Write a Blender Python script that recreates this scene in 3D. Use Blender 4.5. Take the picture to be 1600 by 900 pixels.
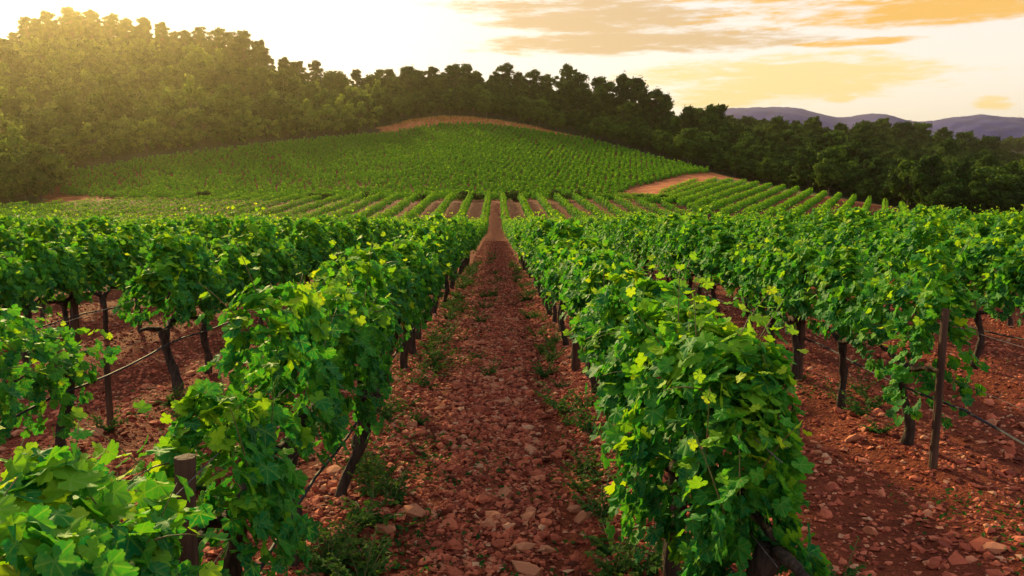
import bpy, math, random
import numpy as np
from mathutils import Vector, Matrix

for o in list(bpy.data.objects):
    bpy.data.objects.remove(o)
R = math.radians
SC = bpy.context.scene
COL = SC.collection
rng = np.random.default_rng(7)
random.seed(7)

# ------------------------------------------------------------------ camera
F = 1300.0                      # focal length in photo pixels (1600 wide)
PITCH = math.atan(165 / F)
YAW = math.atan(25 / F)         # camera looks slightly right of the vine rows (+Y)
CAMZ = 2.2
cam = bpy.data.cameras.new('camera')
cam.sensor_width = 36
cam.lens = 36 * F / 1600
cam.clip_start = 0.05
cam.clip_end = 20000
camo = bpy.data.objects.new('camera', cam)
COL.objects.link(camo)
camo.location = (0, 0, CAMZ)
camo.rotation_euler = (R(90) - PITCH, 0, -YAW)
SC.camera = camo


def ray(px, py):
    """direction in the world of a photo pixel, scaled so that its y is 1"""
    a, v = (px - 800) / F, (450 - py) / F
    c, s = math.cos(PITCH), math.sin(PITCH)
    x, y, z = a, c + v * s, -s + v * c
    cy, sy = math.cos(YAW), math.sin(YAW)
    x, y = x * cy + y * sy, -x * sy + y * cy
    return x / y, z / y


def azel(px, py):
    x, z = ray(px, py)
    return math.atan2(x, 1), math.atan2(z, math.hypot(x, 1))


# ------------------------------------------------------------------ light
SUN_EL, SUN_AZ = R(20.5), R(-27)  # azimuth measured from +Y, positive to the right
sun = bpy.data.lights.new('sun', 'SUN')
sun.energy = 5.0
sun.angle = R(3.0)
sun.color = (1.0, 0.77, 0.34)
suno = bpy.data.objects.new('sun', sun)
COL.objects.link(suno)
sd = Vector((math.sin(SUN_AZ) * math.cos(SUN_EL), math.cos(SUN_AZ) * math.cos(SUN_EL), math.sin(SUN_EL)))
suno.rotation_euler = sd.to_track_quat('Z', 'Y').to_euler()
suno.location = (0, 0, 60)

SC.view_settings.view_transform = 'Standard'
SC.view_settings.look = 'None'
SC.view_settings.gamma = 1
SC.view_settings.exposure = 0.88
SC.view_settings.use_curve_mapping = False
SC.cycles.use_denoising = True
SC.cycles.max_bounces = 4
SC.cycles.diffuse_bounces = 3
SC.cycles.transmission_bounces = 2
SC.cycles.adaptive_threshold = 0.02
SC.cycles.volume_bounces = 0
SC.cycles.sample_clamp_indirect = 4


class NT:
    """small helper to write node trees as expressions"""
    def __init__(self, tree):
        self.t = tree

    def n(self, typ, **kw):
        nd = self.t.nodes.new(typ)
        for k, v in kw.items():
            if k == 'i':
                for key, val in v.items():
                    self.put(nd.inputs[key], val)
            else:
                setattr(nd, k, v)
        return nd

    def put(self, sock, val):
        if isinstance(val, bpy.types.NodeSocket):
            self.t.links.new(val, sock)
        else:
            if isinstance(val, (tuple, list)) and len(val) == 3 and sock.type == 'RGBA':
                val = (*val, 1)
            sock.default_value = val

    def m(self, op, a, b=0.0, c=None, clamp=False):
        nd = self.n('ShaderNodeMath', operation=op, use_clamp=clamp)
        self.put(nd.inputs[0], a)
        self.put(nd.inputs[1], b)
        if c is not None:
            self.put(nd.inputs[2], c)
        return nd.outputs[0]

    def mix(self, f, a, b, blend='MIX'):
        nd = self.n('ShaderNodeMix', data_type='RGBA', blend_type=blend)
        self.put(nd.inputs[0], f)
        self.put(nd.inputs[6], a)
        self.put(nd.inputs[7], b)
        return nd.outputs[2]

    def ramp(self, f, stops, interp='LINEAR'):
        nd = self.n('ShaderNodeValToRGB')
        cr = nd.color_ramp
        cr.interpolation = interp
        while len(cr.elements) < len(stops):
            cr.elements.new(0.5)
        for e, (p, c) in zip(cr.elements, stops):
            e.position = p
            e.color = (*c, 1) if len(c) == 3 else c
        self.put(nd.inputs[0], f)
        return nd.outputs[0]

    def step(self, x, lo, hi):
        nd = self.n('ShaderNodeMapRange', interpolation_type='SMOOTHSTEP')
        self.put(nd.inputs[0], x)
        self.put(nd.inputs[1], lo)
        self.put(nd.inputs[2], hi)
        return nd.outputs[0]

    def noise(self, vec, scale, detail=3, rough=0.55, dist=0.0):
        nd = self.n('ShaderNodeTexNoise')
        if vec is not None:
            self.put(nd.inputs['Vector'], vec)
        nd.inputs['Scale'].default_value = scale
        nd.inputs['Detail'].default_value = detail
        nd.inputs['Roughness'].default_value = rough
        nd.inputs['Distortion'].default_value = dist
        return nd.outputs[0]


# sky: clear-sky texture behind a thin bright evening veil with streaks of lit cloud
world = bpy.data.worlds.new('World')
SC.world = world
world.use_nodes = True
wt = world.node_tree
wt.nodes.clear()
w = NT(wt)
sky = w.n('ShaderNodeTexSky', sky_type='NISHITA')
sky.sun_disc = False
sky.sun_elevation = SUN_EL
sky.sun_rotation = SUN_AZ
sky.dust_density = 2.0
tc = w.n('ShaderNodeTexCoord')
sep = w.n('ShaderNodeSeparateXYZ', i={0: tc.outputs['Generated']})
az = w.m('ARCTAN2', sep.outputs[0], sep.outputs[1])
el = w.m('ARCSINE', sep.outputs[2])
cmb = w.n('ShaderNodeCombineXYZ', i={0: az, 1: w.m('MULTIPLY', el, 6.5), 2: 0.3})
nbig = w.noise(cmb.outputs[0], 7.0, 6, 0.6, 0.4)
nfine = w.noise(cmb.outputs[0], 26.0, 5, 0.65, 0.2)
warp = w.m('ADD', w.m('MULTIPLY', w.m('SUBTRACT', nbig, 0.5), 4.2), w.m('MULTIPLY', w.m('SUBTRACT', nfine, 0.5), 3.6))


def blob(px, py, hw, hh):
    a0, e0 = azel(px, py)
    wa, we = hw / F, hh / F
    dx = w.m('DIVIDE', w.m('SUBTRACT', az, a0), wa)
    dy = w.m('DIVIDE', w.m('SUBTRACT', el, e0), we)
    d = w.m('ADD', w.m('MULTIPLY', dx, dx), w.m('MULTIPLY', dy, dy))
    return w.step(w.m('ADD', d, w.m('MULTIPLY', warp, 0.9)), 1.5, 0.1)


def mx(*s):
    r = s[0]
    for q in s[1:]:
        r = w.m('MAXIMUM', r, q)
    return r


orange = mx(blob(1500, 4, 300, 26), blob(1200, -14, 140, 16), blob(1340, 66, 75, 5))
tan_ = mx(blob(1010, 66, 250, 17), blob(960, 30, 170, 22), blob(880, 8, 170, 12))
pale = mx(blob(1230, 122, 200, 34), blob(1130, 152, 110, 20), blob(1552, 162, 24, 9), blob(1310, 152, 26, 8))
# elsewhere in the dome the same kind of streaks go on
pln = w.n('ShaderNodeCombineXYZ', i={0: w.m('MULTIPLY', az, 1.4), 1: w.m('MULTIPLY', el, 7.0), 2: 4.2})
other = w.step(w.noise(pln.outputs[0], 2.2, 6, 0.6, 0.3), 0.56, 0.74)
high = w.step(el, R(13.5), R(20))
veil = w.ramp(w.m('MULTIPLY', el, 2.0), [(0.0, (0.62, 0.48, 0.37)), (0.10, (0.63, 0.555, 0.45)), (0.25, (0.625, 0.57, 0.505)), (0.5, (0.54, 0.50, 0.48)), (1.0, (0.38, 0.40, 0.43))])
clear = w.n('ShaderNodeVectorMath', operation='SCALE', i={0: sky.outputs[0]})
clear.inputs['Scale'].default_value = 0.085
base = w.mix(0.86, clear.outputs[0], veil)
c1 = w.mix(w.m('MULTIPLY', pale, 0.75), base, (0.61, 0.43, 0.135))
c2 = w.mix(w.m('MULTIPLY', tan_, 0.85), c1, (0.40, 0.26, 0.12))
c3 = w.mix(w.m('MULTIPLY', orange, 0.9), c2, (0.54, 0.28, 0.03))
c4 = w.mix(w.m('MULTIPLY', w.m('MULTIPLY', other, high), 0.6), c3, (0.50, 0.36, 0.22))
bg = w.n('ShaderNodeBackground', i={0: c4, 1: 1.0})
out = w.n('ShaderNodeOutputWorld')
wt.links.new(bg.outputs[0], out.inputs['Surface'])

# ------------------------------------------------------------------ materials
MATS = {}


def material(name):
    m = bpy.data.materials.new(name)
    m.use_nodes = True
    m.node_tree.nodes.clear()
    MATS[name] = m
    return m, NT(m.node_tree)


def finish(t, shader, disp=None):
    o = t.n('ShaderNodeOutputMaterial')
    t.t.links.new(shader, o.inputs['Surface'])


def attr(t, name):
    return t.n('ShaderNodeAttribute', attribute_name=name)


def leaf_material(name, stops, transl, transl_gain, rough=0.5, spec=0.35, veins=False):
    m, t = material(name)
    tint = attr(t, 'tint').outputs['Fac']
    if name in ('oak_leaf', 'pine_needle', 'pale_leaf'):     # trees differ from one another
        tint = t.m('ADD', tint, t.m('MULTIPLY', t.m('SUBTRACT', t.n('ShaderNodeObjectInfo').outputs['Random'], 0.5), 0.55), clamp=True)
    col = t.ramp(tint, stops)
    if veins:
        sp = t.n('ShaderNodeSeparateXYZ', i={0: attr(t, 'lp').outputs['Vector']})
        x = t.m('ABSOLUTE', sp.outputs[0])
        y = sp.outputs[1]
        dist = x
        for a in (50, 105):
            # distance from the line through the petiole at angle a from the midrib
            d = t.m('ABSOLUTE', t.m('SUBTRACT', t.m('MULTIPLY', x, math.cos(R(a))), t.m('MULTIPLY', y, math.sin(R(a)))))
            ahead = t.m('ADD', t.m('MULTIPLY', x, math.sin(R(a))), t.m('MULTIPLY', y, math.cos(R(a))))
            d = t.m('ADD', d, t.m('MULTIPLY', t.m('LESS_THAN', ahead, 0.0), 1.0))
            dist = t.m('MINIMUM', dist, d)
        vein = t.step(dist, 0.05, 0.012)
        blot = t.noise(attr(t, 'lp').outputs['Vector'], 3.5, 3)
        col = t.mix(t.m('MULTIPLY', t.step(blot, 0.42, 0.66), 0.30), col, (0.16, 0.30, 0.03))
        wear = t.noise(t.n('ShaderNodeNewGeometry').outputs['Position'], 34, 3, 0.6)
        col = t.mix(t.m('MULTIPLY', t.step(wear, 0.66, 0.74), 0.5), col, (0.16, 0.10, 0.025))
        col = t.mix(t.m('MULTIPLY', vein, 0.30), col, (0.24, 0.40, 0.07))
    p = t.n('ShaderNodeBsdfPrincipled', i={'Base Color': col, 'Roughness': rough, 'Specular IOR Level': spec})
    tr = t.n('ShaderNodeBsdfTranslucent', i={0: t.mix(1.0, col, transl_gain, 'MULTIPLY')})
    mxn = t.n('ShaderNodeMixShader', i={0: transl, 1: p.outputs[0], 2: tr.outputs[0]})
    finish(t, mxn.outputs[0])
    return m


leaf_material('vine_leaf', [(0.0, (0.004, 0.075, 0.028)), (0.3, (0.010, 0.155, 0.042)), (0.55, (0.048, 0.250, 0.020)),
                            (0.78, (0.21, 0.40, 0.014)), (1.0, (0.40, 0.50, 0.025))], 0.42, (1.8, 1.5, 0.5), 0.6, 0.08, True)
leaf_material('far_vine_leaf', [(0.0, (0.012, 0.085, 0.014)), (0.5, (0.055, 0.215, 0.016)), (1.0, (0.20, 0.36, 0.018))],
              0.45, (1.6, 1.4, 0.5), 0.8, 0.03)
leaf_material('weed_leaf', [(0.0, (0.012, 0.055, 0.014)), (0.6, (0.04, 0.115, 0.022)), (1.0, (0.11, 0.18, 0.03))],
              0.35, (1.4, 1.25, 0.6), 0.8, 0.04)
leaf_material('oak_leaf', [(0.0, (0.010, 0.026, 0.006)), (0.5, (0.034, 0.076, 0.012)), (1.0, (0.090, 0.150, 0.020))],
              0.30, (1.4, 1.25, 0.6), 0.8, 0.04)
leaf_material('pine_needle', [(0.0, (0.010, 0.026, 0.006)), (0.5, (0.032, 0.068, 0.012)), (1.0, (0.080, 0.125, 0.020))],
              0.25, (1.4, 1.25, 0.6), 0.8, 0.04)
leaf_material('pale_leaf', [(0.0, (0.034, 0.070, 0.014)), (0.5, (0.095, 0.160, 0.028)), (1.0, (0.20, 0.27, 0.05))],
              0.45, (1.5, 1.35, 0.6), 0.8, 0.04)
leaf_material('dry_grass', [(0.0, (0.10, 0.075, 0.02)), (0.5, (0.32, 0.17, 0.045)), (1.0, (0.46, 0.27, 0.06))],
              0.3, (1.1, 1.0, 0.8), 0.7, 0.1)


def simple(name, c1, c2, scale, rough=0.85, bump=0.4, bscale=None, stretch=(1, 1, 1), spec=0.2):
    m, t = material(name)
    tcn = t.n('ShaderNodeTexCoord')
    mp = t.n('ShaderNodeMapping', i={0: tcn.outputs['Object']})
    mp.inputs['Scale'].default_value = stretch
    nz = t.noise(mp.outputs[0], scale, 5, 0.6)
    col = t.mix(t.step(nz, 0.3, 0.7), c1, c2)
    p = t.n('ShaderNodeBsdfPrincipled', i={'Base Color': col, 'Roughness': rough, 'Specular IOR Level': spec})
    if bump:
        b = t.n('ShaderNodeBump', i={'Strength': bump, 'Distance': 0.02, 'Height': t.noise(mp.outputs[0], bscale or scale * 2, 4)})
        t.put(p.inputs['Normal'], b.outputs[0])
    finish(t, p.outputs[0])
    return m


simple('vine_bark', (0.018, 0.012, 0.010), (0.07, 0.045, 0.035), 30, 0.9, 0.9, 60, (1, 1, 0.25))
simple('tree_bark', (0.05, 0.035, 0.028), (0.15, 0.10, 0.08), 3, 0.9, 0.5, 8, (1, 1, 0.3))
simple('cane_bark', (0.08, 0.12, 0.025), (0.17, 0.10, 0.045), 14, 0.6, 0.1, None, (1, 1, 1), 0.3)
simple('post_wood', (0.035, 0.018, 0.013), (0.10, 0.052, 0.034), 16, 0.85, 0.6, 40, (1, 1, 0.12))
simple('wire_metal', (0.05, 0.04, 0.04), (0.12, 0.10, 0.10), 20, 0.8, 0.0, None, (1, 1, 1), 0.08)
simple('black_plastic', (0.02, 0.018, 0.022), (0.045, 0.04, 0.05), 8, 0.7, 0.0, None, (1, 1, 1), 0.12)
simple('far_hill_haze_paint', (0.020, 0.018, 0.125), (0.040, 0.036, 0.20), 0.030, 0.95, 1.0, 0.05)  # violet haze of distance painted into the hills' base colour

# stones: colour by tint
m, t = material('red_stone')
ti = attr(t, 'tint').outputs['Fac']
tcn = t.n('ShaderNodeTexCoord')
col = t.ramp(ti, [(0.0, (0.075, 0.017, 0.010)), (0.4, (0.29, 0.060, 0.034)), (0.75, (0.54, 0.140, 0.076)), (0.94, (0.52, 0.21, 0.115)), (1.0, (0.54, 0.27, 0.16))])
nz = t.noise(tcn.outputs['Object'], 26, 4)
col = t.mix(t.m('MULTIPLY', t.step(nz, 0.4, 0.7), 0.35), col, (0.16, 0.045, 0.026))
p = t.n('ShaderNodeBsdfPrincipled', i={'Base Color': col, 'Roughness': 0.9, 'Specular IOR Level': 0.15})
b = t.n('ShaderNodeBump', i={'Strength': 0.5, 'Distance': 0.01, 'Height': t.noise(tcn.outputs['Object'], 60, 4)})
t.put(p.inputs['Normal'], b.outputs[0])
finish(t, p.outputs[0])

# ground: red stony soil, with woodland floor, painted row shade, grass as vertex weights
m, t = material('red_soil')
geo = t.n('ShaderNodeNewGeometry').outputs['Position']
n1 = t.noise(geo, 1.1, 5, 0.6)
n2 = t.noise(geo, 14, 5, 0.65)
n3 = t.noise(geo, 70, 3, 0.6)
soil = t.mix(t.step(n1, 0.3, 0.7), (0.110, 0.020, 0.010), (0.22, 0.046, 0.021))
soil = t.mix(t.m('MULTIPLY', t.step(n2, 0.45, 0.75), 0.55), soil, (0.34, 0.095, 0.042))
soil = t.mix(t.m('MULTIPLY', t.step(n3, 0.55, 0.35), 0.6), soil, (0.09, 0.020, 0.010))
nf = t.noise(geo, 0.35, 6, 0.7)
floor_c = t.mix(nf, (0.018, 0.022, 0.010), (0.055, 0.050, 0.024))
dirt_c = t.mix(t.step(t.noise(geo, 0.5, 5), 0.35, 0.65), (0.31, 0.085, 0.034), (0.45, 0.155, 0.060))
grass_c = t.mix(t.step(t.noise(geo, 0.45, 6, 0.65), 0.35, 0.65), (0.06, 0.085, 0.018), (0.20, 0.16, 0.045))
c = t.mix(attr(t, 'dirt').outputs['Fac'], soil, dirt_c)
c = t.mix(t.step(t.m('ADD', attr(t, 'grass').outputs['Fac'], t.m('MULTIPLY', t.m('SUBTRACT', nf, 0.5), 0.9)), 0.35, 0.75), c, grass_c)
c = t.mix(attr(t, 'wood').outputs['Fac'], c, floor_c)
p = t.n('ShaderNodeBsdfPrincipled', i={'Base Color': c, 'Roughness': 0.95, 'Specular IOR Level': 0.1})
vor = t.n('ShaderNodeTexVoronoi', i={'Vector': geo, 'Scale': 26.0})
hgt = t.m('ADD', t.m('MULTIPLY', vor.outputs['Distance'], -0.6), t.m('ADD', n2, t.m('MULTIPLY', n3, 0.6)))
b = t.n('ShaderNodeBump', i={'Strength': 0.9, 'Distance': 0.05, 'Height': hgt})
t.put(p.inputs['Normal'], b.outputs[0])
finish(t, p.outputs[0])


# ------------------------------------------------------------------ mesh helpers
def build_mesh(name, V, T, mat, tint=None, lp=None, smooth=False, extra=None):
    V = np.asarray(V, np.float32)
    T = np.asarray(T, np.int32)
    me = bpy.data.meshes.new(name)
    me.vertices.add(len(V))
    me.vertices.foreach_set('co', V.ravel())
    k = T.shape[1]
    me.loops.add(T.size)
    me.loops.foreach_set('vertex_index', T.ravel())
    me.polygons.add(len(T))
    me.polygons.foreach_set('loop_start', np.arange(0, T.size, k, dtype=np.int32))
    me.polygons.foreach_set('use_smooth', np.full(len(T), smooth))
    me.update(calc_edges=True)
    if tint is not None:
        me.attributes.new('tint', 'FLOAT', 'POINT').data.foreach_set('value', np.asarray(tint, np.float32))
    if lp is not None:
        me.attributes.new('lp', 'FLOAT_VECTOR', 'POINT').data.foreach_set('vector', np.asarray(lp, np.float32).ravel())
    for key, val in (extra or {}).items():
        me.attributes.new(key, 'FLOAT', 'POINT').data.foreach_set('value', np.asarray(val, np.float32))
    me.materials.append(MATS[mat])
    return me


def add(name, me, parent=None, loc=(0, 0, 0), kind=None):
    o = bpy.data.objects.new(name, me)
    COL.objects.link(o)
    o.location = loc
    if parent is not None:
        o.parent = parent
    if kind:
        o['kind'] = kind
    return o


def tag(o, label, cat, group=None):
    o['label'] = label
    o['category'] = cat
    if group:
        o['group'] = group
    return o


def norm(v):
    return v / np.maximum(np.linalg.norm(v, axis=-1, keepdims=True), 1e-9)


def frames(nrm, tip):
    """rotation matrices whose z is nrm and whose y is tip made square to it"""
    z = norm(nrm)
    y = norm(tip - (tip * z).sum(-1, keepdims=True) * z)
    x = np.cross(y, z)
    return np.stack([x, y, z], axis=-1)


def scatter(tv, tt, pos, rot, size):
    """copies of a template (verts tv, tris tt) -> verts, tris"""
    n, k = len(pos), len(tv)
    s = np.asarray(size, float)
    s = s[:, None, None] if s.ndim == 1 else s[:, None, :]
    V = np.einsum('nij,nkj->nki', rot, tv[None] * s) + pos[:, None, :]
    T = tt[None] + (np.arange(n) * k)[:, None, None]
    return V.reshape(-1, 3), T.reshape(-1, tt.shape[1])


def tube(path, rad, sides=7, cap=True):
    path = np.asarray(path, float)
    n = len(path)
    rad = np.broadcast_to(np.asarray(rad, float), (n,))
    tan = norm(np.gradient(path, axis=0))
    ref = np.array([0.0, 1, 0]) if abs(tan[0][1]) < 0.9 else np.array([1.0, 0, 0])
    V = []
    for i in range(n):
        a = norm(np.cross(tan[i], ref))
        b_ = np.cross(tan[i], a)
        an = np.arange(sides) * 2 * np.pi / sides
        V.append(path[i] + rad[i] * (np.cos(an)[:, None] * a + np.sin(an)[:, None] * b_))
    V = np.concatenate(V)
    Q = []
    for i in range(n - 1):
        for j in range(sides):
            q = (i * sides + j, i * sides + (j + 1) % sides, (i + 1) * sides + (j + 1) % sides, (i + 1) * sides + j)
            Q += [(q[0], q[1], q[2]), (q[0], q[2], q[3])]
    if cap:
        V = np.concatenate([V, path[:1], path[-1:]])
        c0, c1_ = len(V) - 2, len(V) - 1
        for j in range(sides):
            Q.append((c0, (j + 1) % sides, j))
            Q.append((c1_, (n - 1) * sides + j, (n - 1) * sides + (j + 1) % sides))
    return V, np.array(Q)


def join(parts):
    Vs, Ts, o = [], [], 0
    for V, T in parts:
        Vs.append(V)
        Ts.append(np.asarray(T) + o)
        o += len(V)
    return np.concatenate(Vs), np.concatenate(Ts)


# ------------------------------------------------------------------ terrain
def zat(py, y):
    return CAMZ + y * ray(775, py)[1]


near = [(-40, 0), (0, 0), (8, 0), (20, -.44), (34, -1.10), (53, -1.98), (65, -2.45), (75, -2.6), (90, -2.25), (100, -1.8), (110, -1.25), (122, -.72)]
nearR = [(-40, 0), (0, 0), (10, 0), (24, -.42), (38, -1.05), (55, -1.9), (68, -2.5), (80, -2.75), (92, -2.65)]
# per image column: (depth, photo row of the ground there)
PROF = {
    -500: (near[:8], [(95, 330), (120, 315), (150, 280), (200, 170), (260, 100), (320, 95), (420, 120), (700, 230)]),
    -100: (near[:8], [(95, 333), (120, 318), (150, 290), (200, 195), (260, 125), (310, 105), (400, 125), (700, 230)]),
    0: (near[:9], [(120, 322), (150, 292), (200, 195), (260, 125), (305, 102), (400, 125), (700, 230)]),
    100: (near, [(138, 309), (168, 268), (200, 215), (260, 120), (305, 82), (400, 115), (700, 230)]),
    200: (near, [(138, 308), (175, 252), (215, 200), (265, 112), (305, 80), (400, 115), (700, 230)]),
    300: (near, [(138, 308), (185, 241), (225, 198), (270, 120), (305, 96), (400, 125), (700, 230)]),
    430: (near, [(138, 308), (200, 224), (240, 190), (280, 150), (305, 136), (400, 150), (700, 235)]),
    540: (near, [(138, 308), (165, 272), (215, 213), (255, 186), (310, 153), (400, 165), (700, 240)]),
    610: (near, [(138, 308), (165, 272), (230, 208), (244, 196), (300, 165), (400, 170), (700, 240)]),
    690: (near, [(138, 309), (165, 272), (205, 228), (242, 192), (254, 178), (300, 162), (400, 172), (700, 240)]),
    760: (near, [(138, 309), (165, 273), (205, 230), (242, 194), (252, 183), (300, 165), (400, 176), (700, 240)]),
    830: (near, [(138, 310), (165, 276), (205, 236), (240, 203), (247, 195), (300, 176), (400, 186), (700, 240)]),
    915: (near, [(138, 311), (165, 281), (200, 248), (234, 217), (270, 202), (320, 195), (400, 200), (700, 245)]),
    1000: (nearR, [(110, 328), (138, 310), (165, 285), (205, 247), (250, 218), (320, 205), (420, 210), (700, 245)]),
    1110: (nearR, [(110, 330), (138, 301), (165, 284), (190, 271), (260, 236), (350, 198), (430, 205), (700, 245)]),
    1200: (nearR, [(110, 335), (138, 310), (158, 296), (190, 287), (260, 250), (350, 208), (430, 215), (700, 245)]),
    1300: (nearR, [(110, 340), (138, 318), (152, 309), (175, 303), (250, 270), (350, 222), (430, 225), (700, 245)]),
    1400: (nearR, [(110, 344), (138, 327), (165, 319), (250, 284), (360, 221), (430, 222), (700, 245)]),
    1500: (nearR, [(110, 347), (138, 335), (165, 326), (250, 298), (370, 236), (430, 240), (700, 245)]),
    1600: (nearR, [(110, 347), (138, 336), (165, 327), (250, 305), (370, 262), (430, 266), (700, 222)]),
    1750: (nearR, [(110, 347), (138, 336), (165, 327), (250, 310), (370, 275), (430, 275), (700, 220)]),
    2100: (nearR, [(110, 347), (138, 336), (165, 327), (250, 310), (370, 275), (430, 275), (700, 220)]),
}
YN = np.concatenate([np.arange(-40, 20, 2.0), np.arange(20, 440, 2.0), np.arange(440, 800, 20), [900, 1200, 2000, 4000, 9000]])
UN = np.linspace(-1.0, 1.02, 240)
pcols = sorted(PROF)
G = np.zeros((len(YN), len(pcols)))
for j, pc in enumerate(pcols):
    a_, b_ = PROF[pc]
    ys = [q[0] for q in a_] + [q[0] for q in b_] + [900, 1500, 9000]
    zs = [q[1] for q in a_] + [zat(q[1], q[0]) for q in b_] + [18, 5, 5]
    G[:, j] = np.interp(YN, ys, zs)
pu = np.array([ray(pc, 285)[0] for pc in pcols])
GG = np.stack([np.interp(UN, pu, G[i]) for i in range(len(YN))])


def blur(a, s, axis):
    r = int(s * 3)
    kx = np.exp(-0.5 * (np.arange(-r, r + 1) / s) ** 2)
    kx /= kx.sum()
    pad = [(0, 0), (0, 0)]
    pad[axis] = (r, r)
    ap = np.pad(a, pad, mode='edge')
    return np.apply_along_axis(lambda q: np.convolve(q, kx, 'valid'), axis, ap)


GG = blur(blur(GG, 2.2, 0), 3.0, 1)


def fbm(x, y, seed=0):
    q = np.zeros_like(x, dtype=float)
    r_ = np.random.default_rng(seed)
    for k in range(9):
        a1 = r_.uniform(0, 2 * np.pi)
        f_ = 1.35 ** k
        q += np.sin((x * np.cos(a1) + y * np.sin(a1)) * f_ + r_.uniform(0, 6.28)) / f_ ** 0.8
    return q / 2.5


def height(x, y):
    x = np.asarray(x, float)
    y = np.asarray(y, float)
    u = np.clip(x / np.maximum(y, 6.0), UN[0], UN[-1])
    yi = np.clip(np.interp(y, YN, np.arange(len(YN))), 0, len(YN) - 1.001)
    ui = np.clip((u - UN[0]) / (UN[1] - UN[0]), 0, len(UN) - 1.001)
    i, j = yi.astype(int), ui.astype(int)
    a_, b_ = yi - i, ui - j
    z = GG[i, j] * (1 - a_) * (1 - b_) + GG[i + 1, j] * a_ * (1 - b_) + GG[i, j + 1] * (1 - a_) * b_ + GG[i + 1, j + 1] * a_ * b_
    z = z + 0.06 * fbm(x * 0.25, y * 0.25, 3) * np.clip((y + 5) / 30, 0.3, 1)
    return z


ROWR = [1.0 + 2.35 * k for k in range(22)]
ROWL = [-1.12 - 2.3 * k for k in range(22)]
ROWX = np.array(sorted(ROWR + ROWL))


def relief(x, y):
    """low ridge under each vine row, wheel ruts on the path, small clods"""
    d = np.min(np.abs(np.asarray(x)[..., None] - ROWX), axis=-1)
    f_ = np.clip((60 - np.asarray(y)) / 30, 0, 1)
    cx = -0.06
    rut = np.exp(-((np.abs(x - cx) - 0.55) / 0.16) ** 2)
    z = 0.07 * np.exp(-(d / 0.30) ** 2) - 0.035 * rut + 0.025 * fbm(x * 3.1, y * 3.1, 5) + 0.012 * fbm(x * 11, y * 11, 6)
    return z * f_


def ground(x, y):
    return height(x, y) + relief(x, y)


def hit(px, py, lo=2.0, hi=900.0):
    """where a photo pixel's ray meets the ground"""
    ux, uz = ray(px, py)
    ys = np.concatenate([np.arange(lo, 60, 0.05), np.arange(60, hi, 0.5)])
    g = height(ux * ys, ys)
    below = (CAMZ + uz * ys) <= g
    k = int(np.argmax(below)) if below.any() else len(ys) - 1
    return ux * ys[k], ys[k]


def poly_px(pts):
    return [hit(*p_) for p_ in pts]


def inside(x, y, poly):
    x = np.asarray(x, float)
    y = np.asarray(y, float)
    r_ = np.zeros(x.shape, bool)
    n = len(poly)
    for i in range(n):
        (x1, y1), (x2, y2) = poly[i], poly[(i + 1) % n]
        c_ = ((y1 > y) != (y2 > y)) & (x < (x2 - x1) * (y - y1) / (y2 - y1 + 1e-12) + x1)
        r_ ^= c_
    return r_


def at(px, d):
    return (ray(px, 285)[0] * d, d)


# outlines of the fields on the ground, by image column and depth
HILL = [at(95, 139), at(200, 132), at(300, 129.5), at(600, 129), at(800, 129), at(940, 133), at(955, 139), at(985, 151), at(1040, 169), at(1112, 193),
        at(1000, 214), at(915, 233), at(830, 238), at(760, 240), at(690, 240), at(655, 234), at(610, 226), at(540, 212), at(430, 198), at(300, 183), at(200, 172), at(100, 163)]
BANK = [at(598, 226), at(655, 235), at(690, 241), at(760, 241), at(830, 239), at(930, 236), at(830, 248), at(760, 252), at(690, 254.5), at(640, 251), at(590, 237)]
TRACK = [at(935, 135), at(985, 151), at(1040, 169), at(1110, 194), at(1165, 187), at(1150, 168), at(1085, 158), at(1045, 147), at(1000, 132)]
TRACKL = [at(60, 126), at(100, 137), at(160, 138), at(175, 136), at(130, 130), at(90, 124)]
STRIP = [at(1095, 172), at(1150, 184), at(1290, 160), at(1290, 150), at(1180, 160)]


def wood_edge(u):
    px = 775 + u * F / 0.99
    return np.interp(px, [-500, -60, 60, 100, 200, 300, 430, 540, 600, 640, 690, 760, 830, 915, 1000, 1118, 1160, 1290, 1400, 1470, 1600, 2000],
                     [96, 112, 128, 166, 176, 188, 203, 217, 233, 253, 256, 255, 250, 237, 220, 194, 189, 164, 148, 124, 118, 112])


yl = np.concatenate([np.arange(-14, 2, 0.8), np.arange(2, 14, 0.16), np.arange(14, 40, 0.45), np.arange(40, 300, 1.7), np.arange(300, 460, 5), np.geomspace(460, 9000, 30)])
sl = np.linspace(-1, 1, 240)
sl = np.sign(sl) * (0.55 * np.abs(sl) + 0.45 * np.abs(sl) ** 2)
Yg = np.repeat(yl[:, None], len(sl), 1)
Xg = sl[None] * (1.05 * np.maximum(yl, 0)[:, None] + 14)
Zg = ground(Xg, Yg)
V = np.stack([Xg, Yg, Zg], -1).reshape(-1, 3)
idx = np.arange(V.shape[0]).reshape(Yg.shape)
Q = np.stack([idx[:-1, :-1], idx[:-1, 1:], idx[1:, 1:], idx[1:, :-1]], -1).reshape(-1, 4)
xf, yf = V[:, 0], V[:, 1]
we = wood_edge(xf / np.maximum(yf, 1))
wood = np.clip((yf - we + 4.5) / 2.0, 0, 1) * (yf > 60)
bank = inside(xf, yf, BANK)
dirt = (inside(xf, yf, TRACK) | inside(xf, yf, TRACKL) | bank).astype(float)
xs0, ys0 = hit(1590, 292)
dirt = np.maximum(dirt, np.exp(-(((xf - xs0 - 5) / 12) ** 2 + ((yf - ys0) / 14) ** 2)) > 0.4)
wood = np.maximum(wood, .30 * ((yf > 66) & (yf < 129) & (np.abs(xf + .06) > 1.5)))  # shade between the middle vine rows, painted with the floor colour
wood = np.where(dirt > 0, 0, wood)
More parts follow.
